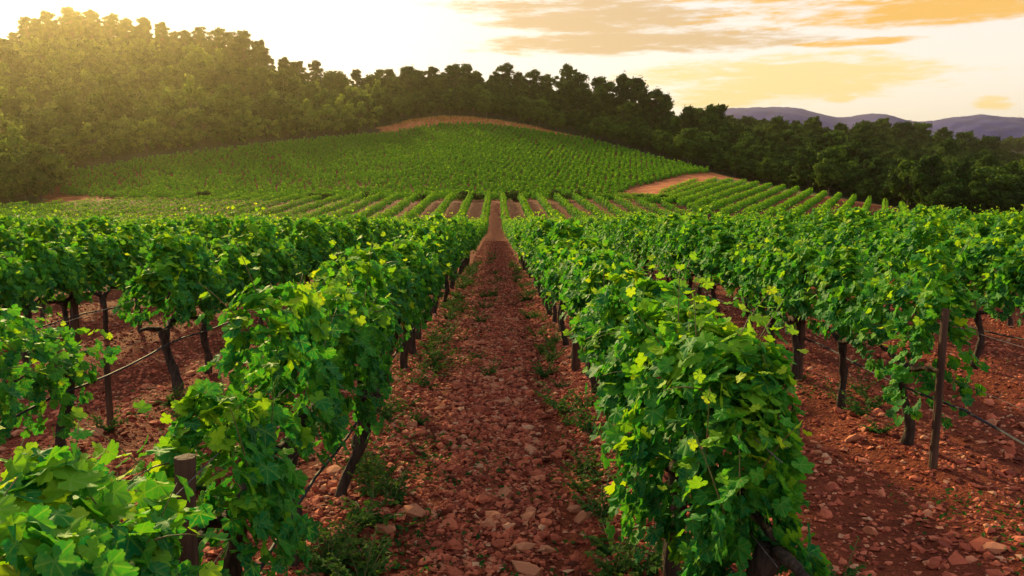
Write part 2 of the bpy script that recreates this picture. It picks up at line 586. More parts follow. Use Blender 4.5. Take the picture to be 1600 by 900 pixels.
grass = np.where(inside(xf, yf, STRIP), 0.75, 0.0)
grass = np.maximum(grass, 0.30 * ((yf > 55) & (yf < 136) & (np.abs(xf + .06) > 1.2)))
grass = np.maximum(grass, 0.45 * inside(xf, yf, HILL))
grass = np.maximum(grass, 0.8 * ((yf > 90) & (yf < 140) & (xf / np.maximum(yf, 1) < -.535)))
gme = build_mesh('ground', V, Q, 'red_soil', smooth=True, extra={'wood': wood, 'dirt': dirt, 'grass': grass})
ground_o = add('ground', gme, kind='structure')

# far hills on the horizon
ridge = [(900, 215), (1000, 195), (1060, 174), (1120, 164), (1180, 160), (1235, 159), (1275, 169), (1318, 178), (1352, 173), (1388, 172), (1425, 184),
         (1450, 184), (1490, 177), (1535, 172), (1575, 176), (1640, 180), (1750, 172), (1900, 182), (2150, 215)]
pxr = np.linspace(900, 2150, 260)
pyr = np.interp(pxr, [q[0] for q in ridge], [q[1] for q in ridge])
kk = np.exp(-0.5 * (np.arange(-6, 7) / 2.6) ** 2)
pyr = np.convolve(np.pad(pyr, 6, mode='edge'), kk / kk.sum(), 'valid')
dep = np.linspace(950, 1950, 60)
prof = np.sin(np.clip((dep - 950) / 1000, 0, 1) * np.pi) ** 1.2
Vh = []
for i, d in enumerate(dep):
    for px_, py_ in zip(pxr, pyr):
        ux, uz = ray(px_, py_)
        x = ux * d
        hz = CAMZ + uz * 1450
        Vh.append((x, d, -10 + hz * prof[i]))
Vh = np.array(Vh)
Vh[:, 2] += (2.6 * fbm(Vh[:, 0] * 0.02, Vh[:, 1] * 0.02, 11) + 1.6 * fbm(Vh[:, 0] * 0.1, Vh[:, 1] * 0.1, 12)) * np.clip(Vh[:, 2] / 80, 0, 1)
ih = np.arange(len(Vh)).reshape(len(dep), len(pxr))
Qh = np.stack([ih[:-1, :-1], ih[:-1, 1:], ih[1:, 1:], ih[1:, :-1]], -1).reshape(-1, 4)
add('distant_hills', build_mesh('distant_hills', Vh, Qh, 'far_hill_haze_paint', smooth=True), kind='structure')

# ------------------------------------------------------------------ vine leaves
half = [(0, 1.0), (8, .90), (16, .92), (27, .70), (37, .84), (50, .96), (61, .80), (77, .62), (90, .76), (107, .80), (125, .66), (146, .60), (164, .40)]
ang = [(-a_, r_) for a_, r_ in reversed(half[1:])] + half


def leaf_template(cup, fold, droop, wav, ring=False):
    """a lobed grape leaf, petiole at the origin, tip along y; ring adds an inner ring so that the blade can curve"""
    def zz(x, y, r_, a_):
        return cup * r_ * r_ + fold * abs(x) - droop * max(y, 0) ** 2 + wav * r_ * math.cos(R(a_) * 6.5) * 2
    P_ = [(0, 0, 0)]
    out_ = ang
    if ring:                 # small teeth between the main points
        out_ = []
        for (a0, r0), (a1, r1) in zip(ang[:-1], ang[1:]):
            out_ += [(a0, r0), (a0 * .6 + a1 * .4, (r0 * .6 + r1 * .4) * .93), (a0 * .45 + a1 * .55, (r0 * .45 + r1 * .55) * 1.035)]
        out_.append(ang[-1])
    n = len(out_)
    for f_ in ((.5, 1.0) if ring else (1.0,)):
        for a_, r_ in out_:
            x, y = f_ * r_ * math.sin(R(a_)), f_ * r_ * math.cos(R(a_))
            P_.append((x, y, zz(x, y, f_ * r_, a_)))
    T = [(0, i + 2, i + 1) for i in range(n - 1)]
    if ring:
        for i in range(n - 1):
            a_, b_, c_, d_ = 1 + i, 2 + i, 1 + n + i, 2 + n + i
            T += [(a_, b_, d_), (a_, d_, c_)]
    return np.array(P_), np.array(T)


LPAR = [(0.10, 0.10, 0.12, 0.025), (-0.14, 0.20, 0.22, 0.04), (0.05, -0.18, 0.30, 0.05)]
TEMPL = [leaf_template(*q) for q in LPAR]
TEMPLR = [leaf_template(*q, True) for q in LPAR]
LEAF_R = 0.057   # radius of an average leaf in metres


def vine_spec(r_, h=1.58, wd=0.36, L=0.62, n=640, base=0.52, shoots=7, gappy=0.0, lift=0.0):
    """leaf positions, normals, tips, sizes and tints of one vine, and its cane paths"""
    ph = r_.uniform(0, 6.28, 6)

    def top(s):
        return h * (1 + 0.09 * np.sin(s * 5.1 + ph[0]) + 0.06 * np.sin(s * 12 + ph[1]) - 0.10 * (np.abs(s) / L) ** 2.5)

    def wid(s, t_):
        return wd * (0.50 + 0.62 * np.sin(np.pi * np.clip(t_ * 0.86 + 0.12, 0, 1))) * (1 + 0.30 * np.sin(s * 6 + ph[2] + 3 * t_) + 0.22 * np.sin(s * 13 + ph[3] - 6 * t_))
    s = r_.uniform(-L, L, n)
    t_ = r_.beta(1.5, 1.15, n)
    low = base + 0.12 * np.sin(s * 5 + ph[4]) + 0.18 * (np.abs(s) / L) ** 2
    z = low + (top(s) - low) * t_
    side = np.where(r_.random(n) < 0.5, -1.0, 1.0)
    rad = 1 - np.abs(r_.normal(0, 0.30, n))
    wdt = wid(s, t_)
    x = side * wdt * rad
    istop = r_.random(n) < 0.24
    x = np.where(istop, r_.uniform(-0.9, 0.9, n) * wid(s, 0.9 * np.ones(n)), x)
    z = np.where(istop, top(s) - np.abs(r_.normal(0, 0.07, n)) - 0.5 * (x / wd) ** 2 * 0.2, z)
    nr = np.stack([np.where(istop, x / wd * 0.8, side * 0.9), r_.normal(0, 0.25, n), np.where(istop, 1.1, 0.35 + 0.35 * t_)], -1)
    nr = norm(nr) + r_.normal(0, 0.42, (n, 3))
    tip = np.stack([side * 0.35, r_.normal(0, 0.5, n), -0.9 + 0 * s], -1) + r_.normal(0, 0.35, (n, 3))
    size = LEAF_R * r_.uniform(0.70, 1.35, n)
    tint = 0.30 + 0.30 * np.where(istop, 1.0, t_ * 0.6) + r_.normal(0, 0.15, n)  # sun on the canopy top painted in as yellower tint, lower leaves darker
    if gappy > 0:
        keep = (np.sin(s * 7 + ph[5]) + np.sin(z * 9 + ph[1])) > -2 + 3.2 * gappy
        s, x, z, nr, tip, size, tint = [q[keep] for q in (s, x, z, nr, tip, size, tint)]
    pos = np.stack([x, s, z], -1)
    P_, N_, Ti, S_, C_ = [pos], [nr], [tip], [size], [tint]
    canes = []
    own = [np.full(len(pos), -1)]
    for k in range(shoots):
        s0 = r_.uniform(-L * 0.95, L * 0.95)
        up = r_.random() < 0.62
        sg = r_.choice([-1, 1])
        if up:
            p0 = np.array([r_.uniform(-0.2, 0.2), s0, top(s0) - 0.28])
            d0 = np.array([r_.normal(0, 0.35), r_.normal(0, 0.35), 1.0])
            ln = r_.uniform(0.32, 0.66)
            sag = 0.30
        else:
            t0 = r_.uniform(0.45, 0.95)
            p0 = np.array([sg * wd * 0.6, s0, base + (h - base) * t0])
            d0 = np.array([sg * 1.0, r_.normal(0, 0.7), 0.45])
            ln = r_.uniform(0.18, 0.36)
            sag = 1.6
        d0 = d0 / np.linalg.norm(d0)
        m_ = max(5, int(ln / 0.055))
        uu = np.linspace(0, 1, m_)
        path = p0 + d0 * (uu * ln)[:, None] + np.array([0, 0, -1.0]) * (sag * (uu * ln) ** 2)[:, None]
        canes.append(path)
        own.append(np.full(m_, k))
        off = r_.normal(0, 1, (m_, 3)) * 0.045
        off[:, 0] += 0.03 * np.where(np.arange(m_) % 2, 1, -1)
        P_.append(path + off)
        N_.append(np.array([0.3 * sg, -0.1, 1.0]) + r_.normal(0, 0.5, (m_, 3)))
        Ti.append(off * 8 + np.array([0, 0, -0.5]) + r_.normal(0, 0.3, (m_, 3)))
        S_.append(LEAF_R * (1.15 - 0.6 * uu) * r_.uniform(0.8, 1.15, m_))
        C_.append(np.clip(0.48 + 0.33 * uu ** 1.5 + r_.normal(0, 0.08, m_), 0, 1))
    pos = np.concatenate(P_)
    pos[:, 2] += lift
    return dict(pos=pos, nrm=np.concatenate(N_), tip=np.concatenate(Ti), size=np.concatenate(S_),
                tint=np.clip(np.concatenate(C_), 0.02, 1), canes=canes, own=np.concatenate(own))


def leaves_mesh(name, sp, sel=None, mat='vine_leaf', r_=rng):
    n = len(sp['pos'])
    sel = np.arange(n) if sel is None else sel
    which = np.arange(n) % len(TEMPL)
    Vs, Ts, Ti, Lp, off = [], [], [], [], 0
    for k, (tv, tt) in enumerate(TEMPL):
        q = sel[which[sel] == k]
        if len(q) == 0:
            continue
        rot = frames(sp['nrm'][q], sp['tip'][q])
        V_, T_ = scatter(tv, tt, sp['pos'][q], rot, sp['size'][q])
        Vs.append(V_)
        Ts.append(T_ + off)
        off += len(V_)
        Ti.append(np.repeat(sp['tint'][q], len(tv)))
        Lp.append(np.tile(tv, (len(q), 1)))
    return build_mesh(name, np.concatenate(Vs), np.concatenate(Ts), mat, np.concatenate(Ti), np.concatenate(Lp), smooth=True)


# single leaves, one mesh for each shape and tint
NT_ = 10
LEAFM = [[build_mesh('leaf', tv, tt, 'vine_leaf', np.full(len(tv), (i + 0.5) / NT_), tv, smooth=True) for i in range(NT_)] for tv, tt in TEMPLR]


def trunk_mesh(r_, hh=0.66, rad=0.036, lean=0.10):
    n = 11
    tz = np.linspace(-0.08, hh, n)
    k = np.linspace(0, 1, n)
    lx, ly = r_.normal(0, lean * 0.5), r_.normal(0, lean)
    path = np.stack([lx * k + 0.022 * np.sin(k * 7 + r_.uniform(0, 6)), ly * k + 0.03 * np.sin(k * 6 + r_.uniform(0, 6)), tz], -1)
    path -= path[1] * np.array([1, 1, 0])
    rr = rad * (1.25 - 0.45 * k + 0.28 * (k > 0.85)) * (1 + r_.normal(0, 0.13, n))
    V_, T_ = tube(path, rr, 8)
    V_ += r_.normal(0, rad * 0.10, V_.shape)
    return build_mesh('trunk', V_, T_, 'vine_bark', smooth=True), path[-1]


def arm_mesh(r_, start, sgn):
    k = np.linspace(0, 1, 7)
    path = np.stack([start[0] + r_.normal(0, 0.02, 7), start[1] + sgn * 0.52 * k, start[2] - 0.02 + 0.10 * np.sqrt(k) + r_.normal(0, 0.01, 7)], -1)
    V_, T_ = tube(path, 0.028 * (1.1 - 0.6 * k), 7)
    return build_mesh('arm', V_ + r_.normal(0, 0.003, V_.shape), T_, 'vine_bark', smooth=True)


VAR = []
for k in range(8):
    r_ = np.random.default_rng(100 + k)
    sp = vine_spec(r_, h=r_.uniform(1.30, 1.58), wd=r_.uniform(0.19, 0.27), n=880, base=r_.uniform(0.50, 0.74), shoots=13, L=.57, gappy=.28 if k % 2 else 0)
    tm, tp = trunk_mesh(r_, 0.68, r_.uniform(0.030, 0.044))
    VAR.append(dict(fol=leaves_mesh('foliage', sp), trunk=tm, arms=[arm_mesh(r_, tp, 1), arm_mesh(r_, tp, -1)]))

# ------------------------------------------------------------------ vineyard near the camera
WORDS = ['zeroth', 'first', 'second', 'third', 'fourth', 'fifth', 'sixth', 'seventh', 'eighth', 'ninth', 'tenth', 'eleventh', 'twelfth', 'thirteenth',
         'fourteenth', 'fifteenth', 'sixteenth', 'seventeenth', 'eighteenth', 'nineteenth', 'twentieth']


def ordw(n):
    if n < len(WORDS):
        return WORDS[n]
    tens = {2: 'twenty', 3: 'thirty', 4: 'forty', 5: 'fifty', 6: 'sixty', 7: 'seventy', 8: 'eighty', 9: 'ninety'}
    tenth = {2: 'twentieth', 3: 'thirtieth', 4: 'fortieth', 5: 'fiftieth', 6: 'sixtieth', 7: 'seventieth', 8: 'eightieth', 9: 'ninetieth'}
    return tenth[n // 10] if n % 10 == 0 else tens[n // 10] + '-' + WORDS[n % 10]


def in_view(x, y, margin=0.06):
    u = x / max(y, 0.1)
    return -0.60 - margin - 0.5 / y < u < 0.645 + margin + 0.5 / y


END = 124.0
start = {('L', 1): [2.15, 3.5, 4.5], ('R', 1): [3.42, 4.15, 4.95], ('L', 2): [5.5, 6.4, 8.7], ('R', 2): [6.6, 7.8]}
vines = []
for sd_, rows in (('L', ROWL), ('R', ROWR)):
    for k, X in enumerate(rows, 1):
        pos_ = list(start.get((sd_, k), [2.0 + random.uniform(0, 1.0)]))
        while pos_[-1] < 66:
            pos_.append(pos_[-1] + 1.08 + random.uniform(-0.08, 0.10))
        pos_ = [q for q in pos_ if in_view(X, q)]
        for j, y in enumerate(pos_, 1):
            vines.append([sd_, k, j, X + random.gauss(0, 0.03), y])
vines.sort(key=lambda q: math.hypot(q[3], q[4]))
SPECIAL = {('L', 1, 1): dict(h=1.38, n=680, wd=0.25, base=0.40, shoots=14, L=.48), ('L', 1, 2): dict(h=1.14, n=560, wd=0.22, base=0.35, shoots=9, L=.42),
           ('L', 1, 3): dict(h=1.50, n=820, base=0.45, wd=.23, shoots=11), ('L', 1, 4): dict(h=1.50, n=820, base=0.45, wd=0.26),
           ('R', 1, 1): dict(h=1.32, n=1200, base=0.14, wd=0.24, shoots=20, L=.44, gappy=.2), ('R', 1, 2): dict(h=1.46, n=980, base=0.30, wd=0.27, shoots=11),
           ('R', 1, 3): dict(h=1.48, n=820, base=0.48, wd=0.27, shoots=10),
           ('L', 2, 1): dict(h=1.15, n=420, base=0.40, wd=0.24, shoots=7), ('L', 2, 2): dict(h=0.95, n=240, base=0.30, wd=0.2, shoots=6, L=0.45),
           ('R', 2, 1): dict(h=1.46, n=760, base=0.28, wd=0.25, shoots=10, L=0.5)}
NIND = 300
camv = np.array([0, 0, CAMZ])
far_pts = []
for i, (sd_, k, j, X, y) in enumerate(vines):
    z = float(ground(np.array([X]), np.array([y]))[0])
    if i >= NIND:
        far_pts.append((X, y, z - 0.02, random.choice([0, math.pi]) + random.gauss(0, 0.08), random.uniform(0.92, 1.08), random.randrange(8)))
        continue
    root = bpy.data.objects.new('grape_vine', None)
    COL.objects.link(root)
    root.empty_display_size = 0.2
    root.location = (X, y, z)
    word = 'left' if sd_ == 'L' else 'right'
    tag(root, f'leafy grape vine, {ordw(j)} plant from the camera in the {ordw(k)} row {word} of the path', 'vine', 'grape vines in the near rows')
    dist = math.hypot(X, y)
    if dist < 11.0:
        r_ = np.random.default_rng(1000 + i)
        kw = dict(h=r_.uniform(1.32, 1.56), wd=r_.uniform(0.19, 0.25), n=920, base=r_.uniform(0.48, 0.72), shoots=13, L=.56, gappy=r_.choice([0, .2, .3]))
        kw.update(SPECIAL.get((sd_, k, j), {}))
        sp = vine_spec(r_, **kw)
        tm, tp = trunk_mesh(r_, 0.66, r_.uniform(0.032, 0.046), 0.14)
        add('trunk', tm, root)
        for sg in (1, -1):
            add('arm', arm_mesh(r_, tp, sg), root)
        cane_o = {}
        for ci, path in enumerate(sp['canes'][: (13 if dist < 7 else 5)]):
            cane_o[ci] = add('cane', build_mesh('cane', *tube(path, np.linspace(0.0042, 0.0015, len(path)), 5), 'cane_bark', smooth=True), root)
        tocam = norm(camv - np.array([X, y, z + 1.0]))
        ctr = np.array([0, 0, 1.0])
        score = ((sp['pos'] - ctr) @ tocam) + 0.12 * r_.random(len(sp['pos']))
        nobj = 290 if dist < 7.2 else 130
        order = np.argsort(-score)
        pick, rest = order[:nobj], order[nobj:]
        rot = frames(sp['nrm'], sp['tip'])
        for q in pick:
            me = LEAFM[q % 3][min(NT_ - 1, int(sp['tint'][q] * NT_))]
            lo = bpy.data.objects.new('leaf', me)
            M = Matrix(rot[q].tolist()).to_4x4()
            lo.parent = cane_o.get(int(sp['own'][q]), root)
            lo.matrix_basis = Matrix.Translation(sp['pos'][q].tolist()) @ M @ Matrix.Scale(float(sp['size'][q]), 4)
            COL.objects.link(lo)
        add('foliage', leaves_mesh('foliage', sp, rest), root, kind='stuff')
    else:
        v = VAR[(i * 5 + j) % 8]
        root.rotation_euler[2] = random.choice([0, math.pi]) + random.gauss(0, 0.06)
        s_ = random.uniform(0.94, 1.07)
        root.scale = (s_ * random.uniform(0.92, 1.1), s_, s_)
        add('foliage', v['fol'], root, kind='stuff')
        add('trunk', v['trunk'], root)
        for a_ in v['arms']:
            add('arm', a_, root)


# ------------------------------------------------------------------ scattering of uncountable plants (geometry nodes)
def gn_scatter(name, pts, sources):
    """pts: (x, y, z, rot, scale, index); sources: list of object lists, one list for each index"""
    pts = np.array(pts, float)
    me = bpy.data.meshes.new(name)
    me.vertices.add(len(pts))
    me.vertices.foreach_set('co', pts[:, :3].astype(np.float32).ravel())
    rt = np.zeros((len(pts), 3), np.float32)
    rt[:, 2] = pts[:, 3]
    me.attributes.new('rot', 'FLOAT_VECTOR', 'POINT').data.foreach_set('vector', rt.ravel())
    me.attributes.new('scl', 'FLOAT', 'POINT').data.foreach_set('value', pts[:, 4].astype(np.float32))
    me.attributes.new('idx', 'INT', 'POINT').data.foreach_set('value', pts[:, 5].astype(np.int32))
    o = add(name, me, kind='stuff')
    g = bpy.data.node_groups.new(name, 'GeometryNodeTree')
    g.interface.new_socket('Geometry', in_out='INPUT', socket_type='NodeSocketGeometry')
    g.interface.new_socket('Geometry', in_out='OUTPUT', socket_type='NodeSocketGeometry')
    gi, go = g.nodes.new('NodeGroupInput'), g.nodes.new('NodeGroupOutput')
    jn = g.nodes.new('GeometryNodeJoinGeometry')

    def na(nm, dt):
        n_ = g.nodes.new('GeometryNodeInputNamedAttribute')
        n_.data_type = dt
        n_.inputs['Name'].default_value = nm
        return n_.outputs['Attribute']
    rot = g.nodes.new('FunctionNodeEulerToRotation')
    g.links.new(na('rot', 'FLOAT_VECTOR'), rot.inputs[0])
    scl, idx_ = na('scl', 'FLOAT'), na('idx', 'INT')
    for k, objs in enumerate(sources):
        j2 = g.nodes.new('GeometryNodeJoinGeometry')
        for so in objs:
            oi = g.nodes.new('GeometryNodeObjectInfo')
            oi.inputs['Object'].default_value = so
            g.links.new(oi.outputs['Geometry'], j2.inputs[0])
        ti_ = g.nodes.new('GeometryNodeGeometryToInstance')
        g.links.new(j2.outputs[0], ti_.inputs[0])
        cp = g.nodes.new('FunctionNodeCompare')
        cp.data_type = 'INT'
        cp.operation = 'EQUAL'
        ins = [s for s in cp.inputs if s.type == 'INT']
        g.links.new(idx_, ins[0])
        ins[1].default_value = k
        ip = g.nodes.new('GeometryNodeInstanceOnPoints')
        g.links.new(gi.outputs[0], ip.inputs['Points'])
        g.links.new(cp.outputs['Result'], ip.inputs['Selection'])
        g.links.new(ti_.outputs[0], ip.inputs['Instance'])
        g.links.new(rot.outputs[0], ip.inputs['Rotation'])
        g.links.new(scl, ip.inputs['Scale'])
        g.links.new(ip.outputs[0], jn.inputs[0])
    g.links.new(jn.outputs[0], go.inputs[0])
    md = o.modifiers.new('scatter', 'NODES')
    md.node_group = g
    return o


src_f = []
for k in range(8):
    src_f.append([next(o for o in bpy.data.objects if o.data is VAR[k]['fol'])])
fv = gn_scatter('vine_foliage', far_pts, src_f)
tag(fv, 'green mass of vine rows running down into the dip behind the near vines', 'vines')


# ------------------------------------------------------------------ vine rows further away
DIAM = np.array([(-.5, 0, 0), (0, -.6, -.08), (.5, 0, 0), (0, .6, -.05)], float)
DIAMT = np.array([(0, 1, 2), (0, 2, 3)])


def row_object(name, pts, label, group, per=95, h=1.5, wd=0.34):
    """hedge of vines along a ground polyline pts (n,2), about one vine a metre"""
    pts = np.asarray(pts)
    seg = np.diff(pts, axis=0)
    n = len(pts)
    allp, alln, alls, allt = [], [], [], []
    dirv = norm(np.gradient(pts, axis=0))
    for k in range(n):
        hh = h * random.uniform(0.86, 1.12)
        s = rng.uniform(-0.62, 0.62, per)
        t_ = rng.beta(1.5, 1.0, per)
        w_ = wd * (0.55 + 0.6 * np.sin(np.pi * np.clip(t_ * 0.85 + 0.12, 0, 1))) * random.uniform(0.8, 1.2)
        side = np.where(rng.random(per) < .5, -1, 1)
        x = side * w_ * (1 - np.abs(rng.normal(0, .3, per)))
        zz = 0.35 + (hh - 0.35) * t_
        d = dirv[k]
        px_ = pts[k, 0] + d[0] * s + d[1] * x
        py_ = pts[k, 1] + d[1] * s - d[0] * x
        z0 = height(np.array([pts[k, 0]]), np.array([pts[k, 1]]))[0]
        allp.append(np.stack([px_, py_, z0 + zz], -1))
        nr = np.stack([d[1] * side * .8, -d[0] * side * .8, .25 + .9 * t_], -1) + rng.normal(0, .35, (per, 3))
        alln.append(nr)
        alls.append(rng.uniform(.13, .24, per))
        allt.append(np.clip(-.05 + .9 * t_ + rng.normal(0, .15, per), 0, 1))  # lit tops and shaded feet of the row painted into the tint
    P_ = np.concatenate(allp)
    o0 = np.array([pts[0, 0], pts[0, 1], height(pts[:1, 0], pts[:1, 1])[0]])
    rot = frames(np.concatenate(alln), rng.normal(0, 1, (len(P_), 3)) + np.array([0, 0, -.8]))
    V_, T_ = scatter(DIAM, DIAMT, P_ - o0, rot, np.concatenate(alls))
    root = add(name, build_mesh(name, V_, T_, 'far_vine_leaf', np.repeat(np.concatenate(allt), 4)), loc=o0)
    return tag(root, label, 'vine row', group)


for sd_, rows in (('L', [-1.12 - 2.65 * k if k < 8 else -19.7 - 3.1 * (k - 7) for k in range(26)]), ('R', [1.0 + 2.65 * k for k in range(12)])):
    for k, X in enumerate(rows, 1):
        if sd_ == 'R' and k > 10:
            continue
        y0, y1 = 66.5, END + random.uniform(-0.8, 0.8)
        if sd_ == 'R':
            y1 = min(y1, 124 - max(0, k - 5) * 3.2)
        if sd_ == 'L':
            y1 = min(y1, 124 - max(0, k - 15) * 2.6)
        ys = np.arange(y0, y1, 1.05)
        word = 'left' if sd_ == 'L' else 'right'
        row_object('vine_row', np.stack([np.full(len(ys), X) + 0.05 * rng.normal(size=len(ys)), ys], -1),
                   f'distant trimmed vine row rising past the dip, {ordw(k)} {word} of the path', 'vine rows rising past the dip',
                   per=70 if k < 12 else 56, h=1.4 if k < 9 else 1.25, wd=.33 if k < 9 else .28)

# block on the right, its rows turned away to the right
hd = ray(1385, 285)[0]
hdv = np.array([hd, 1.0]) / math.hypot(hd, 1)
pv = np.array([hdv[1], -hdv[0]])
org = np.array(at(1385, 125))
BLOCK = [at(1015, 124), at(1060, 146), at(1092, 158), at(1140, 163), at(1215, 157), at(1290, 151), at(1345, 146), at(1400, 140), at(1450, 132), at(1500, 122),
         at(1500, 95), at(1100, 98), at(1060, 112), at(1000, 121)]
kk_ = 0
for k in range(-9, 30):
    c_ = org - pv * (k * 2.5)
    ss = np.arange(-70, 70, 1.0)
    P_ = c_ + hdv * ss[:, None]
    P_ = P_[inside(P_[:, 0], P_[:, 1], BLOCK)]
    if len(P_) < 6:
        continue
    kk_ += 1
    row_object('vine_row', P_, f'vine row in the far right block by the wood, {ordw(kk_)} from its right end', 'vine rows of the far right block', per=80, h=1.45, wd=0.36)

# headland hedge rows between the middle block and the right block
for k, (a0, a1) in enumerate((((965, 131), (1060, 120)), ((990, 128), (1130, 112)), ((930, 127), (1040, 116)))):
    p0, p1 = np.array(at(*a0)), np.array(at(*a1))
    n = int(np.linalg.norm(p1 - p0))
    q = np.linspace(0, 1, n)[:, None]
    row_object('vine_row', p0 + (p1 - p0) * q, f'short cross vine row at the lower edge of the right block, {ordw(k + 1)} from its top', 'cross rows', per=90, h=1.3, wd=0.5)

# field on the hill: thousands of small vines, one mass
hv_src = []
for k in range(5):
    per = 44
    hh = random.uniform(1.1, 1.6)
    t_ = rng.beta(1.3, 1.0, per)
    an = rng.uniform(0, 6.28, per)
    rr = 0.30 * np.sqrt(rng.random(per)) * (1.15 - 0.5 * t_)
    P_ = np.stack([rr * np.cos(an), rr * np.sin(an) * 1.5, 0.15 + (hh - .15) * t_], -1)
    rot = frames(np.stack([np.cos(an), np.sin(an), .4 + t_], -1) + rng.normal(0, .4, (per, 3)), rng.normal(0, 1, (per, 3)) + np.array([0, 0, -.8]))
    V_, T_ = scatter(DIAM, DIAMT, P_, rot, rng.uniform(.17, .32, per))
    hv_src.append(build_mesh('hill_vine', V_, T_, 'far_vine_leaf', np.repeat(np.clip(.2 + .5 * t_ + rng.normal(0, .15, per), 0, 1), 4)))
hp = []
d2 = np.array([0.16, 1.0]) / math.hypot(0.16, 1)
p2 = np.array([d2[1], -d2[0]])
c0 = np.array([0.0, 185.0])
for a_ in np.arange(-150, 150, 1.2):
    for b_ in np.arange(-80, 90, .52):
        q = c0 + p2 * (a_ + random.gauss(0, .26)) + d2 * (b_ + random.gauss(0, .2))
        hp.append(q)
hp = np.array(hp)
hp = hp[inside(hp[:, 0], hp[:, 1], HILL)]
# the thin dry patches on the left of the field
thin = fbm(hp[:, 0] * .06, hp[:, 1] * .06, 21) + .35 * fbm(hp[:, 0] * .5, hp[:, 1] * .5, 22)
keep = rng.random(len(hp)) > np.clip(.10 + .30 * thin - .004 * (hp[:, 0] + 40), 0.0, .5)
hp = hp[keep]
hz_ = height(hp[:, 0], hp[:, 1])
src_objs = []
# five of the hill's vines carry the shapes the rest repeat
for k in range(5):
    o = add('hill_vine', hv_src[k], loc=(hp[k * 7, 0], hp[k * 7, 1], hz_[k * 7]))
    tag(o, f'small green vine at the lower right of the hill field, {ordw(k + 1)} up its row', 'vine', 'vines of the hill field')
    src_objs.append([o])
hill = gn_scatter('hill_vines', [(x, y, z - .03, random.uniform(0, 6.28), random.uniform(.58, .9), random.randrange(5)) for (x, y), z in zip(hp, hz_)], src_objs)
tag(hill, 'dense green vineyard covering the rounded hill below the wood', 'vineyard')

# ------------------------------------------------------------------ trees
def clump_leaves(r_, centers, radii, per, lt, lsz, tint0, squash=0.75, upbias=0.35):
    P_, N_, C_ = [], [], []
    for c_, rd in zip(centers, radii):
        d = norm(r_.normal(0, 1, (per, 3)) + np.array([0, 0, upbias]))
        q = d * rd * (1.12 - np.abs(r_.normal(0, .38, (per, 1)))) * np.array([1, 1, squash])
        P_.append(c_ + q)
        N_.append(d + r_.normal(0, .45, (per, 3)))
        C_.append(np.clip(tint0 + r_.normal(0, .22) + r_.normal(0, .16, per), 0, 1))
    P_, N_, C_ = map(np.concatenate, (P_, N_, C_))
    ctr = P_.mean(0)
    far_ = r_.random(len(P_)) < .10          # single sprays standing out of the outline
    P_[far_] = ctr + (P_[far_] - ctr) * r_.uniform(1.04, 1.22, (far_.sum(), 1))
    rot = frames(N_, r_.normal(0, 1, P_.shape))
    V_, T_ = scatter(lt, DIAMT, P_, rot, r_.uniform(lsz * .7, lsz * 1.3, len(P_)))
    return V_, T_, np.repeat(C_, 4)


def oak(seed, mat='oak_leaf', hgt=8.0, wide=3.3, tint0=.45, nclump=62, per=115, trunk_h=1.2, loose=0.0):
    r_ = np.random.default_rng(seed)
    zc = trunk_h + (hgt - trunk_h) * .5
    rz = (hgt - trunk_h) * .5
    d = norm(r_.normal(0, 1, (nclump, 3)))
    c_ = d * np.array([wide, wide, rz]) * r_.uniform(.55, .86 + loose, (nclump, 1)) + np.array([0, 0, zc])
    lopside = r_.normal(0, .12, 2)
    c_[:, :2] += lopside * (c_[:, 2:3] - zc)
    rad = r_.uniform(.45, 1.25, nclump) * wide / 3.3
    V_, T_, ti_ = clump_leaves(r_, c_, rad, per, DIAM, .42, tint0)
    crown = build_mesh('crown', V_, T_, mat, ti_)
    parts = [tube(np.array([(0, 0, -.6), (.08, .05, trunk_h * .5), (.0, .1, trunk_h), (0.1, 0, zc)]), [.26, .22, .18, .08], 7)]
    for k in range(5):
        parts.append(tube(np.array([(0, 0, trunk_h), (c_[k] + [0, 0, trunk_h]) / 2, c_[k]]), [.12, .08, .03], 5))
    return crown, build_mesh('trunk', *join(parts), 'tree_bark', smooth=True)


def pine(seed, hgt=12.5, wide=3.0, bare=.40, nclump=60, per=130, tint0=.42, flat=.72):
    r_ = np.random.default_rng(seed)
    bend = r_.normal(0, .7, 2)
    zs = np.linspace(-.6, hgt * .93, 8)
    k = np.clip(zs / hgt, 0, 1)
    tp = np.stack([bend[0] * k ** 1.6 + .15 * np.sin(k * 6), bend[1] * k ** 1.6, zs], -1)
    parts = [tube(tp, .24 * (1.05 - .85 * k), 7)]
    cen, rad = [], []
    for i in range(nclump):
        f_ = bare + (1 - bare) * r_.beta(1.6, 1.1)
        ax = np.array([np.interp(f_ * hgt, zs, tp[:, 0]), np.interp(f_ * hgt, zs, tp[:, 1]), f_ * hgt])
        reach = wide * math.sqrt(max(.02, 1 - ((((f_ - bare) / (1 - bare)) - .35) / .72) ** 2)) * r_.uniform(.2, 1.0)
        a_ = r_.uniform(0, 6.28)
        c_ = ax + np.array([math.cos(a_) * reach, math.sin(a_) * reach, .12 * reach + r_.normal(0, .25)])
        cen.append(c_)
        rad.append(r_.uniform(.35, 1.05) * wide / 3.0)
        st = ax - np.array([0, 0, .35 * reach])
        parts.append(tube(np.array([st, (st + c_) / 2 + [0, 0, -.1], c_]), [.075, .05, .02], 5))
    NEED = DIAM * np.array([.55, 1.15, 1])
    V_, T_, ti_ = clump_leaves(r_, np.array(cen), np.array(rad), per, NEED, .40, tint0, flat, .4)
    return build_mesh('crown', V_, T_, 'pine_needle', ti_), build_mesh('trunk', *join(parts), 'tree_bark', smooth=True)


